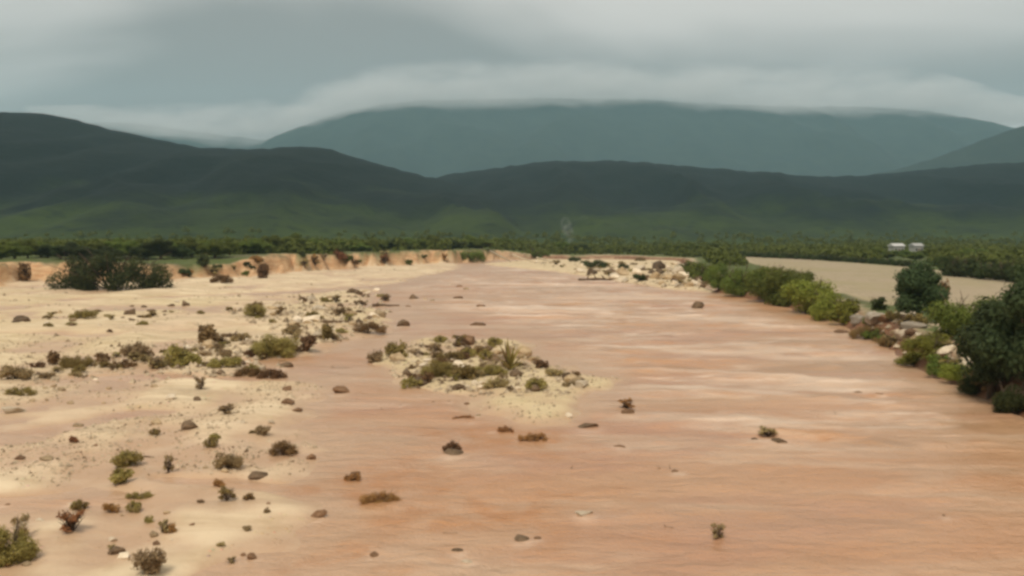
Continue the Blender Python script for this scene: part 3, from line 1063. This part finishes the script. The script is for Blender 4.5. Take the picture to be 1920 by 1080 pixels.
# ---- single stones
S = 'stone'
for a in [
    (35, 604, 34, 14, 'rock_dark', 'dark stone near the left edge, below the red earth slope'),
    (243, 590, 24, 14, 'rock_dark', 'dark stone right of the low rounded olive bush'),
    (346, 574, 16, 12, 'rock_dark', 'small dark stone on bare sand right of the big thicket'),
    (318, 750, 20, 11, 'rock_pale', 'whitish stone on the pale sand hump, left one of a pair'),
    (368, 752, 15, 9, 'rock_dark', 'dark stone on the pale sand hump, right one of a pair'),
    (354, 806, 40, 18, 'rock_dark', 'dark stone with a pale face on the lower sand'),
    (142, 800, 24, 9, 'rock_tan', 'brown flat stone by the shallow channel at left'),
    (82, 864, 26, 9, 'rock_tan', 'flat brown stone at left below the shallow channel'),
    (480, 900, 38, 16, 'rock_dark', 'dark smooth boulder on the lower sand near the water'),
    (582, 862, 18, 12, 'rock_brown', 'small brown stone at the lower water edge'),
    (537, 732, 18, 9, 'rock_brown', 'brown stone in the shallows, topmost of a column of three'),
    (539, 758, 24, 12, 'rock_brown', 'brown stone in the shallows, middle of a column of three'),
    (556, 772, 18, 8, 'rock_brown', 'brown stone in the shallows, lowest of a column of three'),
    (640, 738, 36, 18, 'rock_brown', 'reddish brown stone in the water left of the islet'),
    (848, 856, 40, 14, 'rock_dark', 'dark jagged snag in the water below the islet'),
    (755, 612, 26, 16, 'rock_dark', 'dark stone in the water beyond the brush mound'),
    (776, 562, 22, 12, 'rock_dark', 'dark stone with a white side in the far water'),
    (858, 562, 20, 8, 'rock_brown', 'small dark stone in the far water, left of two'),
    (902, 577, 18, 8, 'rock_brown', 'small dark stone in the far water, right of two'),
    (895, 612, 30, 10, 'rock_brown', 'low brown rock breaking the water beyond the islet'),
    (878, 648, 28, 24, 'rock_brown', 'brown upright boulder on the far edge of the islet'),
    (1064, 714, 22, 18, 'rock_dark', 'dark stone at the right tip of the islet'),
    (1092, 728, 30, 16, 'rock_pale', 'pinkish pale stone at the right tip of the islet'),
    (1177, 782, 28, 18, 'rock_brown', 'brown stone in the water right of the islet'),
    (1100, 804, 46, 12, 'rock_dark', 'dark flat rock awash below the islet right tip'),
    (1066, 784, 16, 10, 'rock_pale', 'small white stone above the dark flat rock'),
    (1162, 842, 30, 10, 'rock_brown', 'flat brown stone awash right of the red silt patch'),
    (1310, 580, 24, 18, 'rock_dark', 'dark round boulder alone below the far gravel bar'),
    (1417, 828, 16, 10, 'rock_dark', 'dark stone breaking the open water, left one of a close pair'),
    (1462, 832, 34, 14, 'rock_dark', 'dark stone breaking the open water, right one of a close pair'),
    (1650, 742, 18, 8, 'rock_brown', 'small dark snag in the water near the right bank'),
    (1610, 738, 20, 5, 'rock_brown', 'flat dark snag just left of the small snag near the right bank'),
    (1774, 974, 18, 12, 'rock_brown', 'lone dark stone in the open water at lower right'),
    (980, 1016, 32, 14, 'rock_dark', 'dark stone in the water at the bottom centre'),
    (1010, 1012, 18, 9, 'rock_brown', 'small brown stone touching the dark one at bottom centre'),
    (858, 1036, 26, 10, 'rock_dark', 'small dark flat stone left of the bottom centre'),
    (1100, 970, 40, 16, 'rock_pale', 'pale stone awash in the lower water'),
    (596, 972, 30, 16, 'rock_brown', 'brown stone in the orange shallows at lower left'),
    (665, 892, 20, 11, 'rock_brown', 'small brown stone above the orange silt patch'),
    (1270, 888, 26, 8, 'rock_brown', 'flat brown stone awash in mid river below the standing waves'),
    (216, 1040, 34, 16, 'rock_dark', 'dark stone with white stones beside it at bottom left'),
    (228, 1048, 22, 10, 'rock_pale', 'white stone in front of the dark stone at bottom left'),
    (285, 1008, 20, 12, 'rock_tan', 'brown stone on sand above the tan dome of brush'),
    (210, 1016, 16, 10, 'rock_pale', 'small white stone above the dark stone at bottom left'),
    (472, 1050, 22, 18, 'rock_brown', 'brown clod at the lower water edge'),
    (875, 1056, 26, 10, 'rock_pale', 'pale stone awash near the bottom edge'),
    (700, 1044, 20, 12, 'rock_brown', 'small brown stone in shallows near the bottom edge'),
    (20, 776, 40, 14, 'rock_pale', 'pale flat stone by the left edge below the flat olive bush'),
]:
    u, v, w, h, mat, lab = a
    stone(u, v, w, h, mat, lab)


def scatter(n, polyg, wr, hr, mats, label, group, seed, name='stone'):
    r = random.Random(seed)
    us = [p[0] for p in polyg]; vs_ = [p[1] for p in polyg]
    k = 0
    guard = 0
    while k < n and guard < 4000:
        guard += 1
        u, v = r.uniform(min(us), max(us)), r.uniform(min(vs_), max(vs_))
        if poly_sd(np.array([u]), np.array([v]), polyg)[0] < 0:
            continue
        w = r.uniform(*wr) * (0.7 + 0.6 * r.random())
        mt = r.choice(mats)
        tone = {'rock_pale': 'pale', 'rock_tan': 'tan', 'rock_dark': 'dark', 'rock_brown': 'brown'}[mt]
        stone(u, v, w, w * r.uniform(*hr), mt, label.replace('TONE', tone), group, name, cat=name)
        k += 1


scatter(36, [(335, 660), (470, 640), (560, 640), (545, 690), (470, 708), (350, 700)], (12, 28), (0.4, 0.7), ['rock_pale', 'rock_tan', 'rock_dark', 'rock_dark'],
        'small TONE stone in the heap around the dome shaped olive bush', 'stones heaped at the sandbar edge', 11)
scatter(40, [(400, 585), (520, 570), (660, 545), (730, 560), (720, 590), (640, 640), (560, 640), (520, 610)], (10, 26), (0.35, 0.6), ['rock_pale', 'rock_tan', 'rock_pale', 'rock_dark'],
        'small TONE stone strewn over the far tip of the left sandbar', 'stones on the sandbar tip', 12)
scatter(16, [(60, 590), (330, 565), (350, 590), (250, 610), (60, 620)], (8, 16), (0.3, 0.5), ['rock_tan', 'rock_pale', 'rock_dark'],
        'small TONE stone on the open sand below the big thicket', 'stones below the thicket', 13)
scatter(60, [(715, 668), (800, 645), (950, 650), (1090, 720), (1050, 735), (900, 735), (780, 725)], (12, 30), (0.4, 0.65), ['rock_pale', 'rock_tan', 'rock_dark', 'rock_dark', 'rock_tan'],
        'small TONE stone among the scrub of the mid-river islet', 'stones on the islet', 14)
scatter(44, [(1085, 510), (1280, 500), (1345, 540), (1270, 542), (1190, 535)], (10, 28), (0.4, 0.7), ['rock_pale', 'rock_pale', 'rock_tan', 'rock_dark'],
        'TONE boulder piled on the far gravel bar', 'boulders on the far gravel bar', 15, 'boulder')
scatter(16, [(40, 690), (330, 660), (420, 700), (300, 770), (60, 760)], (8, 16), (0.35, 0.55), ['rock_tan', 'rock_pale', 'rock_tan'],
        'small TONE stone along the scrub line across the left sandbar', 'stones along the scrub line', 16)
scatter(24, [(0, 830), (420, 780), (560, 800), (520, 940), (450, 1070), (0, 1080)], (8, 18), (0.35, 0.6), ['rock_tan', 'rock_pale', 'rock_brown'],
        'small TONE stone scattered over the lower sand', 'stones on the lower sand', 17)
scatter(12, [(640, 540), (880, 530), (860, 590), (700, 585)], (8, 16), (0.35, 0.5), ['rock_brown', 'rock_pale', 'rock_tan'],
        'small TONE stone breaking the far shallows', 'stones in the far shallows', 18)
scatter(14, [(740, 745), (960, 760), (1010, 830), (860, 820), (740, 790)], (8, 15), (0.3, 0.5), ['rock_brown', 'rock_tan', 'rock_brown'],
        'small TONE stone in the red shallows below the islet', 'stones in the shallows below the islet', 19)

def scatter_brush(n, polyg, wr, ar, kinds, label, group, seed):
    r = random.Random(seed)
    us = [p[0] for p in polyg]; vs_ = [p[1] for p in polyg]
    k = 0
    while k < n:
        u, v = r.uniform(min(us), max(us)), r.uniform(min(vs_), max(vs_))
        if poly_sd(np.array([u]), np.array([v]), polyg)[0] < 0:
            continue
        k += 1
        w = r.uniform(*wr); kd = r.choice(kinds)
        tone = {'olive': 'olive', 'tan': 'tan', 'brown': 'brown', 'green': 'green', 'dark': 'dark green', 'red': 'rusty'}[kd]
        if r.random() < 0.3:
            twig_bush(u, v, w, w * r.uniform(*ar) * 1.2, 'bark', kd if kd in ('olive', 'tan', 'red') else 'tan', 'bare twiggy tuft ' + label, group, name='tuft', cat='tuft')
        else:
            bush(u, v, w, w * r.uniform(*ar), kd, 'small %s tuft ' % tone + label, group, name='tuft', cat='tuft')


scatter_brush(26, [(330, 655), (470, 630), (560, 635), (545, 690), (470, 708), (350, 700)], (14, 34), (0.35, 0.7), ['olive', 'tan', 'brown'], 'among the stones around the dome shaped bush', 'tufts at the sandbar edge', 31)
scatter_brush(24, [(400, 585), (520, 570), (660, 545), (730, 560), (720, 590), (640, 640), (560, 640), (520, 610)], (12, 28), (0.35, 0.6), ['olive', 'tan', 'brown'], 'among the stones of the sandbar tip', 'tufts on the sandbar tip', 32)
scatter_brush(34, [(705, 668), (800, 640), (950, 648), (1095, 718), (1050, 738), (900, 738), (780, 728)], (14, 36), (0.35, 0.7), ['olive', 'olive', 'tan', 'brown', 'tan'], 'among the stones of the mid-river islet', 'tufts on the islet', 33)
scatter_brush(20, [(40, 690), (330, 655), (330, 690), (60, 715)], (14, 34), (0.35, 0.6), ['olive', 'tan', 'brown'], 'in the scrub line across the left sandbar', 'tufts along the scrub line', 34)
scatter_brush(22, [(0, 840), (420, 790), (560, 810), (520, 940), (450, 1060), (0, 1070)], (14, 32), (0.4, 0.8), ['olive', 'tan', 'red', 'brown'], 'on the lower sand', 'tufts on the lower sand', 35)
scatter_brush(18, [(50, 600), (340, 560), (420, 585), (250, 625), (50, 630)], (10, 22), (0.35, 0.6), ['olive', 'tan', 'brown'], 'on the open sand below the big thicket', 'tufts below the thicket', 36)
scatter_brush(26, [(325, 505), (560, 488), (860, 480), (860, 492), (560, 508), (420, 522), (325, 526)], (12, 30), (0.4, 0.8), ['brown', 'dark', 'green', 'olive', 'red'], 'growing on the face of the left earth bank', 'scrub on the left bank face', 37)
scatter_brush(20, [(930, 487), (1270, 488), (1335, 540), (1200, 528), (1040, 500)], (12, 26), (0.3, 0.5), ['olive', 'tan', 'dark', 'tan'], 'on the far gravel bar', 'tufts on the far gravel bar', 38)

scatter(14, [(1000, 492), (1100, 490), (1280, 494), (1280, 504), (1100, 506)], (8, 18), (0.3, 0.5), ['rock_pale', 'rock_tan', 'rock_pale'],
        'small TONE stone on the far edge of the gravel bar', 'stones on the far edge of the gravel bar', 21)
# ---- right bank
ORD = ['first', 'second', 'third', 'fourth', 'fifth', 'sixth', 'seventh', 'eighth', 'ninth', 'tenth', 'eleventh', 'twelfth']
rb = 'hedge bushes along the right bank'
for i, (u, v, w, h, k) in enumerate([
    (1290, 514, 52, 30, 'green'), (1322, 528, 64, 42, 'green'), (1360, 540, 72, 54, 'green'), (1398, 552, 80, 62, 'green'), (1440, 562, 84, 68, 'green'),
    (1480, 574, 90, 78, 'green'), (1520, 588, 92, 76, 'bright'), (1560, 600, 84, 66, 'bright'), (1588, 606, 56, 48, 'bright'), (1448, 532, 76, 40, 'bright'), (1500, 540, 70, 40, 'green')]):
    bush(u, v, w, h, k, ('%s leafy %s bush of the hedge on the right bank, from its far end' % (ORD[i], {'green': 'green', 'bright': 'yellow green'}[k])) if i < 9 else ('green bush behind the hedge on the right bank, %s of two' % ('far one' if i == 9 else 'near one')), rb)
tree(1722, 606, 124, 122, 'blue', 'dark round tree standing alone in the tan field', var=0)
bush(1650, 582, 34, 30, 'dark', 'small dark two tufted shrub left of the round field tree')
bush(1772, 574, 20, 52, 'brown', 'thin brown shrub right beside the round field tree')
bush(1826, 640, 170, 96, 'green', 'brownish green bush between the field and the right edge trees', cat='bush')
bush(1752, 672, 104, 56, 'bright', 'bright green bush on the right bank among the pale boulders')
bush(1716, 684, 60, 34, 'bright', 'yellow green bush at the water edge of the right bank')
bush(1800, 712, 70, 40, 'bright', 'yellow green bush under the right edge trees')
bush(1630, 636, 70, 30, 'brown', 'dull brown brush on the bank slope below the grey boulders')
bush(1668, 652, 56, 26, 'brown', 'brown brush at the water edge right of the dull brown brush')
bush(1768, 706, 60, 30, 'green', 'green brush hanging over the water below the bright green bush')
bush(1832, 738, 70, 44, 'dark', 'dark brush at the water edge below the right edge trees')
tree(1858, 742, 170, 190, 'blue', 'blue green tree leaning over the water at the right edge', var=1)
tree(1922, 745, 190, 262, 'blue', 'tall dark tree cut by the right edge', var=2)
bush(1905, 782, 80, 70, 'dark', 'dark bush over the red soil at the right edge')
for a in [
    (1650, 604, 56, 22, 'rock_grey', 'largest grey boulder on the right bank, half sunk'),
    (1612, 606, 30, 18, 'rock_grey', 'grey boulder beside the end of the right hedge'),
    (1720, 616, 48, 14, 'rock_grey', 'flat pale boulder in front of the round field tree'),
    (1696, 634, 32, 18, 'rock_pale', 'cream boulder left of the bright green bush'),
    (1792, 630, 38, 16, 'rock_pale', 'cream boulder right of the flat pale boulder'),
    (1776, 668, 40, 20, 'rock_pale', 'yellowish pale boulder on the right bank below the bright green bush'),
    (1822, 690, 26, 24, 'rock_pale', 'small pale boulder under the blue green tree'),
    (1708, 592, 46, 14, 'rock_pale', 'low white stone at the foot of the round field tree'),
    (1874, 644, 40, 12, 'rock_grey', 'narrow grey stone glimpsed between the right edge trees'),
    (1905, 756, 26, 34, 'rock_brown', 'brown boulder at the water edge by the frame'),
    (1578, 625, 30, 8, 'rock_brown', 'flat brown stone awash by the right bank'),
]:
    u, v, w, h, mat, lab = a
    stone(u, v, w, h, mat, lab, name='boulder', cat='boulder')
scatter(18, [(1600, 590), (1690, 588), (1810, 630), (1830, 690), (1760, 680), (1680, 640)], (12, 30), (0.35, 0.6), ['rock_pale', 'rock_tan', 'rock_pale', 'rock_brown'],
        'small TONE stone in the rubble on the right bank', 'rubble on the right bank', 22)
scatter_brush(26, [(1600, 600), (1700, 590), (1830, 640), (1890, 760), (1830, 735), (1720, 690), (1640, 640)], (20, 50), (0.4, 0.8), ['green', 'olive', 'olive', 'green'],
              'among the rubble on the right bank', 'tufts on the right bank', 39)


def plain_pos(u, dist):
    x = (u - 960) / F * dist
    return x, dist, h1(x, dist)


# dark hedge at the far edge of the field
for i in range(24):
    t = i / 23
    u = 1352 + t * 350; d = 345 - t * 112
    x, y, z = plain_pos(u, d)
    bush(u, 0, 26 + 6 * rnd.random(), 11 + 5 * rnd.random(), 'dark', 'low dark bush in the line edging the tan field, ' + ('far third' if t < .34 else 'middle third' if t < .67 else 'near third behind the round tree'), 'bushes edging the field', at=(x, y, z))
for i in range(9):
    u = 1785 + i * 22; d = 178 - i * 4
    x, y, z = plain_pos(u, d)
    bush(u, 0, 44, 34 + 12 * rnd.random(), 'dark', '%s tall dark bush from the left in the hedge behind the right strip of field' % ORD[i], 'hedge at the right edge', at=(x, y, z))
for i in range(10):
    u = 1610 + i * 26 + rnd.uniform(-8, 8); d = 300 + rnd.uniform(-20, 20)
    x, y, z = plain_pos(u, d)
    tree(u, 0, 44, (13 if 1655 < u < 1745 else 20) + 7 * rnd.random(), 'green', '%s green tree from the left in the row behind the field' % ORD[i], 'trees behind the field', at=(x, y, z))

# trees along the top of the left earth bank
for i in range(44):
    t = i / 43
    u = -60 + t * 960 + rnd.uniform(-8, 8)
    # walk back from the bank line
    bx = np.interp(u, [-60, 0, 320, 430, 560, 700, 860, 930], [205, 195, 205, 212, 250, 285, 325, 360])
    d = bx + rnd.uniform(4, 26)
    x, y, z = plain_pos(u, d)
    kk = 'dark' if rnd.random() < 0.35 else 'green'
    tree(u, 0, 44 + 26 * rnd.random(), (24 + 16 * rnd.random()) * (1.0 if u < 600 else 0.72), kk,
         {'dark': 'dark green', 'green': 'lighter green'}[kk] + ' tree on top of the left earth bank, ' + ('left of the big thicket' if u < 85 else 'behind the big thicket' if u < 315 else 'above its tallest stretch' if u < 480 else 'above its middle stretch' if u < 660 else 'above its far stretch'), 'trees on the left bank', at=(x, y, z))
for i in range(22):
    u = 940 + i * 19 + rnd.uniform(-6, 6); d = 400 + rnd.uniform(-15, 30)
    x, y, z = plain_pos(u, d)
    kk = 'green' if rnd.random() < 0.6 else 'dark'
    tree(u, 0, 30 + 12 * rnd.random(), 13 + 9 * rnd.random(), kk,
         'low ' + {'dark': 'dark green', 'green': 'lighter green'}[kk] + ' tree in the line beyond the far gravel bar', 'trees beyond the far gravel bar', at=(x, y, z))

# ---- two white houses beyond the right field


def box(x0, x1, y0, y1, z0, z1):
    V = [(x, y, z) for z in (z0, z1) for y in (y0, y1) for x in (x0, x1)]
    Fq = [(0, 2, 3, 1), (4, 5, 7, 6), (0, 1, 5, 4), (2, 6, 7, 3), (0, 4, 6, 2), (1, 3, 7, 5)]
    return V, Fq


def house(u, d, w, label):
    x, y, z = plain_pos(u, d)
    root = make_root('house', (x, y, z - 0.1), 0.12)
    tag(root, label, 'house')
    hw = w / 2
    V, Fq = box(-hw, hw, -2.4, 2.4, 0, 3.4)
    wall = link('wall', mesh_np('wall', V, Fq, False, M['plaster']), root)
    e = hw + 0.35
    V = [(-e, -2.8, 3.405), (e, -2.8, 3.405), (e, 2.8, 3.405), (-e, 2.8, 3.405), (-e, 0, 4.5), (e, 0, 4.5), (-e, -2.8, 3.28), (e, -2.8, 3.28), (e, 2.8, 3.28), (-e, 2.8, 3.28)]
    me = bpy.data.meshes.new('roof')
    me.from_pydata(V, [], [(0, 1, 5, 4), (2, 3, 4, 5), (1, 2, 5), (3, 0, 4), (0, 6, 7, 1), (2, 8, 9, 3), (1, 7, 8, 2), (3, 9, 6, 0)])
    me.materials.append(M['roof'])
    link('roof', me, root)
    V, Fq = box(-0.45, 0.45, -2.46, -2.39, 0, 2.1)
    link('door', mesh_np('door', V, Fq, False, M['wood']), root)
    for sx in (-0.62, 0.62):
        V, Fq = box(sx * hw - 0.5, sx * hw + 0.5, -2.46, -2.39, 1.1, 2.2)
        wo = link('window', mesh_np('window', V, Fq, False, M['wood']), root)
        V, Fq = box(sx * hw - 0.42, sx * hw + 0.42, -2.48, -2.455, 1.18, 2.12)
        link('pane', mesh_np('pane', V, Fq, False, M['glass']), wo)


house(1680, 400, 5.0, 'small white house beyond the field, left one of a pair')
house(1717, 404, 4.0, 'small white house beyond the field, right one of a pair')

# ------------------------------------------------------------------ far wood and ground cover (nobody could count these)


def wood(name, n, urange, drange, hr, leaf_n, mat, seed, label, keep=None):
    r = np.random.default_rng(seed)
    u = r.uniform(*urange, n)
    d = drange[0] * (drange[1] / drange[0]) ** r.uniform(0, 1, n)
    x = (u - 960) / F * d
    z = look(HZ, x, d)
    for hx, hy, hZ in HILLS[:2]:
        i = np.clip(np.searchsorted(hx, x) - 1, 0, len(hx) - 2); j = np.clip(np.searchsorted(hy, d) - 1, 0, len(hy) - 2)
        hv = 0.25 * (hZ[j, i] + hZ[j, i + 1] + hZ[j + 1, i] + hZ[j + 1, i + 1])
        z = np.where((d > hy[0]) & (d < hy[-1]), np.maximum(z, hv), z)
    ok = look(SDR, x, d) > 9
    ok &= z < r.uniform(5, 13, n)
    if keep is not None:
        ok &= keep(x, d)
    x, d, z = x[ok], d[ok], z[ok]
    m = len(x)
    hh = r.uniform(*hr, m)
    c = np.repeat(np.stack([x, d, z], 1), leaf_n, 0)
    h_ = np.repeat(hh, leaf_n)[:, None]
    k = m * leaf_n
    dr = r.normal(size=(k, 3)); dr /= np.linalg.norm(dr, axis=1)[:, None]
    dr[:, 2] = np.abs(dr[:, 2]) * 1.0
    p = c + dr * h_ * np.array([0.62, 0.62, 1.0]) * (r.uniform(0.5, 1.05, k) ** 0.6)[:, None]
    nn = dr + r.normal(size=(k, 3)) * 0.45
    nn /= np.linalg.norm(nn, axis=1)[:, None]
    t = np.cross(nn, r.normal(size=(k, 3))); t /= np.linalg.norm(t, axis=1)[:, None]
    b = np.cross(nn, t)
    s = h_ * r.uniform(0.09, 0.19, k)[:, None]
    V = np.stack([p - t * s * 1.3, p + b * s, p + t * s * 1.3, p - b * s], 1).reshape(-1, 3)
    me = mesh_np(name, V, np.arange(k * 4).reshape(k, 4), False, mat)
    return tag(link(name, me), label, 'wood', kind='stuff')


M['leaf_wood'] = mat_leaf('leaf_wood', (0.11, 0.145, 0.024), (0.145, 0.175, 0.03), (0.16, 0.185, 0.04), 0.4)


def not_field(x, d):
    uu = 960 + x / d * F
    return (poly_sd(x, d, FIELD) < -3) & ~((uu > 1650) & (uu < 1750) & (d < 430))


wood('far_wood', 12000, (-500, 2400), (235, 1150), (1.2, 4.2), 46, M['leaf_wood'], 5, 'green wood that covers the plain up to the foot of the hills', not_field)

# pebbles and crumbs of mud on the sand, too many to count
r_ = np.random.default_rng(77)
pu, pvv = r_.uniform(-60, 1350, 60000), 500 + 580 * r_.uniform(0, 1, 60000) ** 0.75
a_, b_, c_ = (pu - 960) / F, CP + (540 - pvv) / F * SP, -SP + (540 - pvv) / F * CP
tq = -CAM_H / c_
pxx, pyy = a_ * tq, b_ * tq
pz = look(HZ, pxx, pyy)
dens = fbm(pxx / 5.0, pyy / 8.0, 301, 3)
okp = (pz > 0.06) & (look(SDR, pxx, pyy) < -1) & (dens + r_.uniform(-.22, .22, len(pz)) > 0.10)
pxx, pyy, pz = pxx[okp], pyy[okp], pz[okp]
big_ = np.zeros(len(pxx))
for pg, nb in (([(705, 660), (800, 638), (960, 642), (1100, 715), (1060, 745), (900, 745), (760, 730)], 420), ([(330, 655), (470, 630), (560, 635), (545, 690), (470, 710), (340, 705)], 260),
               ([(400, 585), (520, 565), (660, 540), (740, 560), (720, 595), (640, 645), (560, 640)], 300), ([(960, 488), (1275, 492), (1345, 545), (1190, 538), (1040, 505)], 260),
               ([(30, 690), (330, 655), (400, 700), (300, 720), (60, 720)], 160), ([(1600, 590), (1700, 586), (1830, 640), (1840, 720), (1720, 675), (1640, 635)], 160)):
    us_, vs_ = [p[0] for p in pg], [p[1] for p in pg]
    uu, vv_ = r_.uniform(min(us_), max(us_), nb * 2), r_.uniform(min(vs_), max(vs_), nb * 2)
    ins = poly_sd(uu, vv_, pg) > 0
    gg = np.array([on_ground(a, b) for a, b in zip(uu[ins][:nb], vv_[ins][:nb])])
    pxx, pyy, pz = np.append(pxx, gg[:, 0]), np.append(pyy, gg[:, 1]), np.append(pz, gg[:, 2])
    big_ = np.append(big_, r_.uniform(0.06, 0.26, len(gg)))
npb = len(pxx)
octa = np.array([(1, 0, 0), (-.5, .87, 0), (-.5, -.87, 0), (0.1, 0, 1), (0, 0, -.6)])
osc = (0.035 + 0.11 * r_.uniform(0, 1, npb) ** 3 + 0.16 * (r_.uniform(0, 1, npb) > 0.965) * r_.uniform(0.4, 1, npb) + big_)[:, None, None] * np.clip(pyy / 60, 0.7, 2.0)[:, None, None]
an = r_.uniform(0, 6.28, npb)
ox = octa[None] * (1 + 0.35 * r_.normal(size=(npb, 5, 3))) * osc
PV = np.stack([ox[..., 0] * np.cos(an)[:, None] - ox[..., 1] * np.sin(an)[:, None], ox[..., 0] * np.sin(an)[:, None] + ox[..., 1] * np.cos(an)[:, None], ox[..., 2] * 0.7], -1)
PV = PV + np.stack([pxx, pyy, pz], 1)[:, None, :]
of = np.array([(0, 1, 3), (1, 2, 3), (2, 0, 3), (1, 0, 4), (2, 1, 4), (0, 2, 4)])
PF = (of[None] + (np.arange(npb) * 5)[:, None, None]).reshape(-1, 3)
M['pebble'] = mat_noise('pebble', (0.13, 0.085, 0.045), (0.62, 0.5, 0.34), 1.3, bump=0.1, rand=0.0)
tag(link('pebbles', mesh_np('pebbles', PV.reshape(-1, 3), PF, False, M['pebble'])), 'small pebbles and mud crumbs strewn over the sandbars', 'pebbles', kind='stuff')

# ------------------------------------------------------------------ low cloud resting on the mountain tops
CD = 5150.0
CU = [60, 220, 400, 520, 600, 700, 850, 1000, 1330, 1700, 1800, 1880, 2050]
CV = [210, 226, 244, 238, 210, 184, 169, 167, 175, 184, 196, 212, 198]
CHZ, CHY = 56 * CD / F, 380.0
x_lo, x_hi = (CU[0] - 960) / F * CD, (CU[-1] - 960) / F * CD
z_of = lambda v: CAM_H + (HORIZON - v) / F * CD
z_lo, z_hi = z_of(260), z_of(140)
cl_ = MT('cloud')
cs = cl_.node('ShaderNodeSeparateXYZ')
cc = cl_.coords('Object')
cl_.l.new(cc, cs.inputs[0])
fc = cl_.node('ShaderNodeFloatCurve')
cm = fc.mapping.curves[0]
for i, (u, v) in enumerate(zip(CU, CV)):
    p = (((u - 960) / F * CD - x_lo) / (x_hi - x_lo), (z_of(v) - z_lo) / (z_hi - z_lo))
    if i == 0: cm.points[0].location = p
    elif i == len(CU) - 1: cm.points[-1].location = p
    else: cm.points.new(*p)
fc.mapping.update()
cl_.l.new(cl_.math('DIVIDE', cl_.math('SUBTRACT', cs.outputs['X'], x_lo), x_hi - x_lo), fc.inputs['Value'])
zc_ = cl_.math('ADD', cl_.math('MULTIPLY', fc.outputs[0], z_hi - z_lo), z_lo)
rz_ = cl_.math('DIVIDE', cl_.math('SUBTRACT', cs.outputs['Z'], zc_), CHZ)
ry_ = cl_.math('DIVIDE', cl_.math('SUBTRACT', cs.outputs['Y'], CD), CHY)
rr2 = cl_.math('SQRT', cl_.math('ADD', cl_.math('MULTIPLY', rz_, rz_), cl_.math('MULTIPLY', ry_, ry_)))
cnz = cl_.noise(cl_.coords('Object', (0.0020, 0.0020, 0.0065)), 1.0, 6, 0.6)
rr3 = cl_.math('ADD', rr2, cl_.math('MULTIPLY', cl_.math('SUBTRACT', 0.5, cnz), 3.0))
pv = cl_.node('ShaderNodeVolumePrincipled')
pv.inputs['Color'].default_value = (0.99, 0.99, 0.985, 1)
pv.inputs['Anisotropy'].default_value = 0.0
cl_.l.new(cl_.math('MULTIPLY', cl_.rng(rr2, 0.6, 1.0, 1.0, 0.0), cl_.rng(rr3, 0.1, 1.0, 0.0034, 0.0)), pv.inputs['Density'])
cl_.l.new(pv.outputs[0], cl_.out.inputs['Volume'])
cl_.m.cycles.volume_step_rate = 0.25
cp_ = []
NS = 90
for k in range(NS):
    u = CU[0] + (CU[-1] - CU[0]) * k / (NS - 1)
    zc0 = z_of(float(np.interp(u, CU, CV)))
    f_ = 1.03 * min(1.0, 0.15 + 4.0 * k / NS, 0.15 + 4.0 * (NS - 1 - k) / NS)
    for j in range(24):
        th = 2 * math.pi * j / 24
        cp_.append(((u - 960) / F * CD, CD + CHY * f_ * math.cos(th), zc0 + CHZ * f_ * math.sin(th)))
cf_ = [(k * 24 + j, k * 24 + (j + 1) % 24, (k + 1) * 24 + (j + 1) % 24, (k + 1) * 24 + j) for k in range(NS - 1) for j in range(24)]
cme = bpy.data.meshes.new('low_cloud')
cme.from_pydata(cp_, [], cf_ + [tuple(range(23, -1, -1)), tuple((NS - 1) * 24 + j for j in range(24))])
cme.materials.append(cl_.m)
tag(link('low_cloud', cme), 'pale low cloud draped over the far mountain tops', 'cloud', kind='stuff')
attr(wm, 'wake', WAKE)

# ------------------------------------------------------------------ smoke wisp at the far end of the river
sx_, sy_ = (1075 - 960) / F * 420, 420
V, Fc = [], []
sm_parts = tube([(0, 0, 0), (-1.2, 0, 4), (-2.0, 0.3, 8), (-3.4, 0.3, 12), (-4.2, 0, 16)], [0.8, 1.6, 2.5, 3.2, 2.4], 14)
me = bpy.data.meshes.new('smoke_plume')
vs2, fs2 = sm_parts
vs2 = list(vs2) + [Vector((0, 0, -0.2))]
fs2 = [f[:3] if f[2] == f[3] else f for f in fs2] + [(len(vs2) - 1, (k + 1) % 14, k) for k in range(14)]
me.from_pydata([tuple(p) for p in vs2], [], fs2)
sm = MT('smoke')
pv = sm.node('ShaderNodeVolumePrincipled')
pv.inputs['Color'].default_value = (0.85, 0.85, 0.85, 1)
sn = sm.noise(sm.coords('Object'), 0.35, 3, 0.55)
sm.l.new(sm.rng(sn, 0.42, 0.7, 0.0, 0.06), pv.inputs['Density'])
sm.l.new(pv.outputs[0], sm.out.inputs['Volume'])
me.materials.append(sm.m)
smoke = link('smoke_plume', me, None, (sx_, sy_, h1(sx_, sy_)))
tag(smoke, 'faint pale wisp of smoke rising at the far end of the river', 'smoke', kind='stuff')

# ------------------------------------------------------------------ haze
V, Fq = box(-7800, 7800, -120, 7900, -4.5, 1260)
hz_me = mesh_np('haze', V, Fq)
hm = MT('haze_air')
pv = hm.node('ShaderNodeVolumePrincipled')
pv.inputs['Color'].default_value = (0.56, 0.88, 1.0, 1)
pv.inputs['Density'].default_value = 0.000092
pv.inputs['Anisotropy'].default_value = 0.0
hm.l.new(pv.outputs[0], hm.out.inputs['Volume'])
hz_me.materials.append(hm.m)
haze = link('haze', hz_me)
tag(haze, 'thin grey haze over the valley', 'haze', kind='stuff')
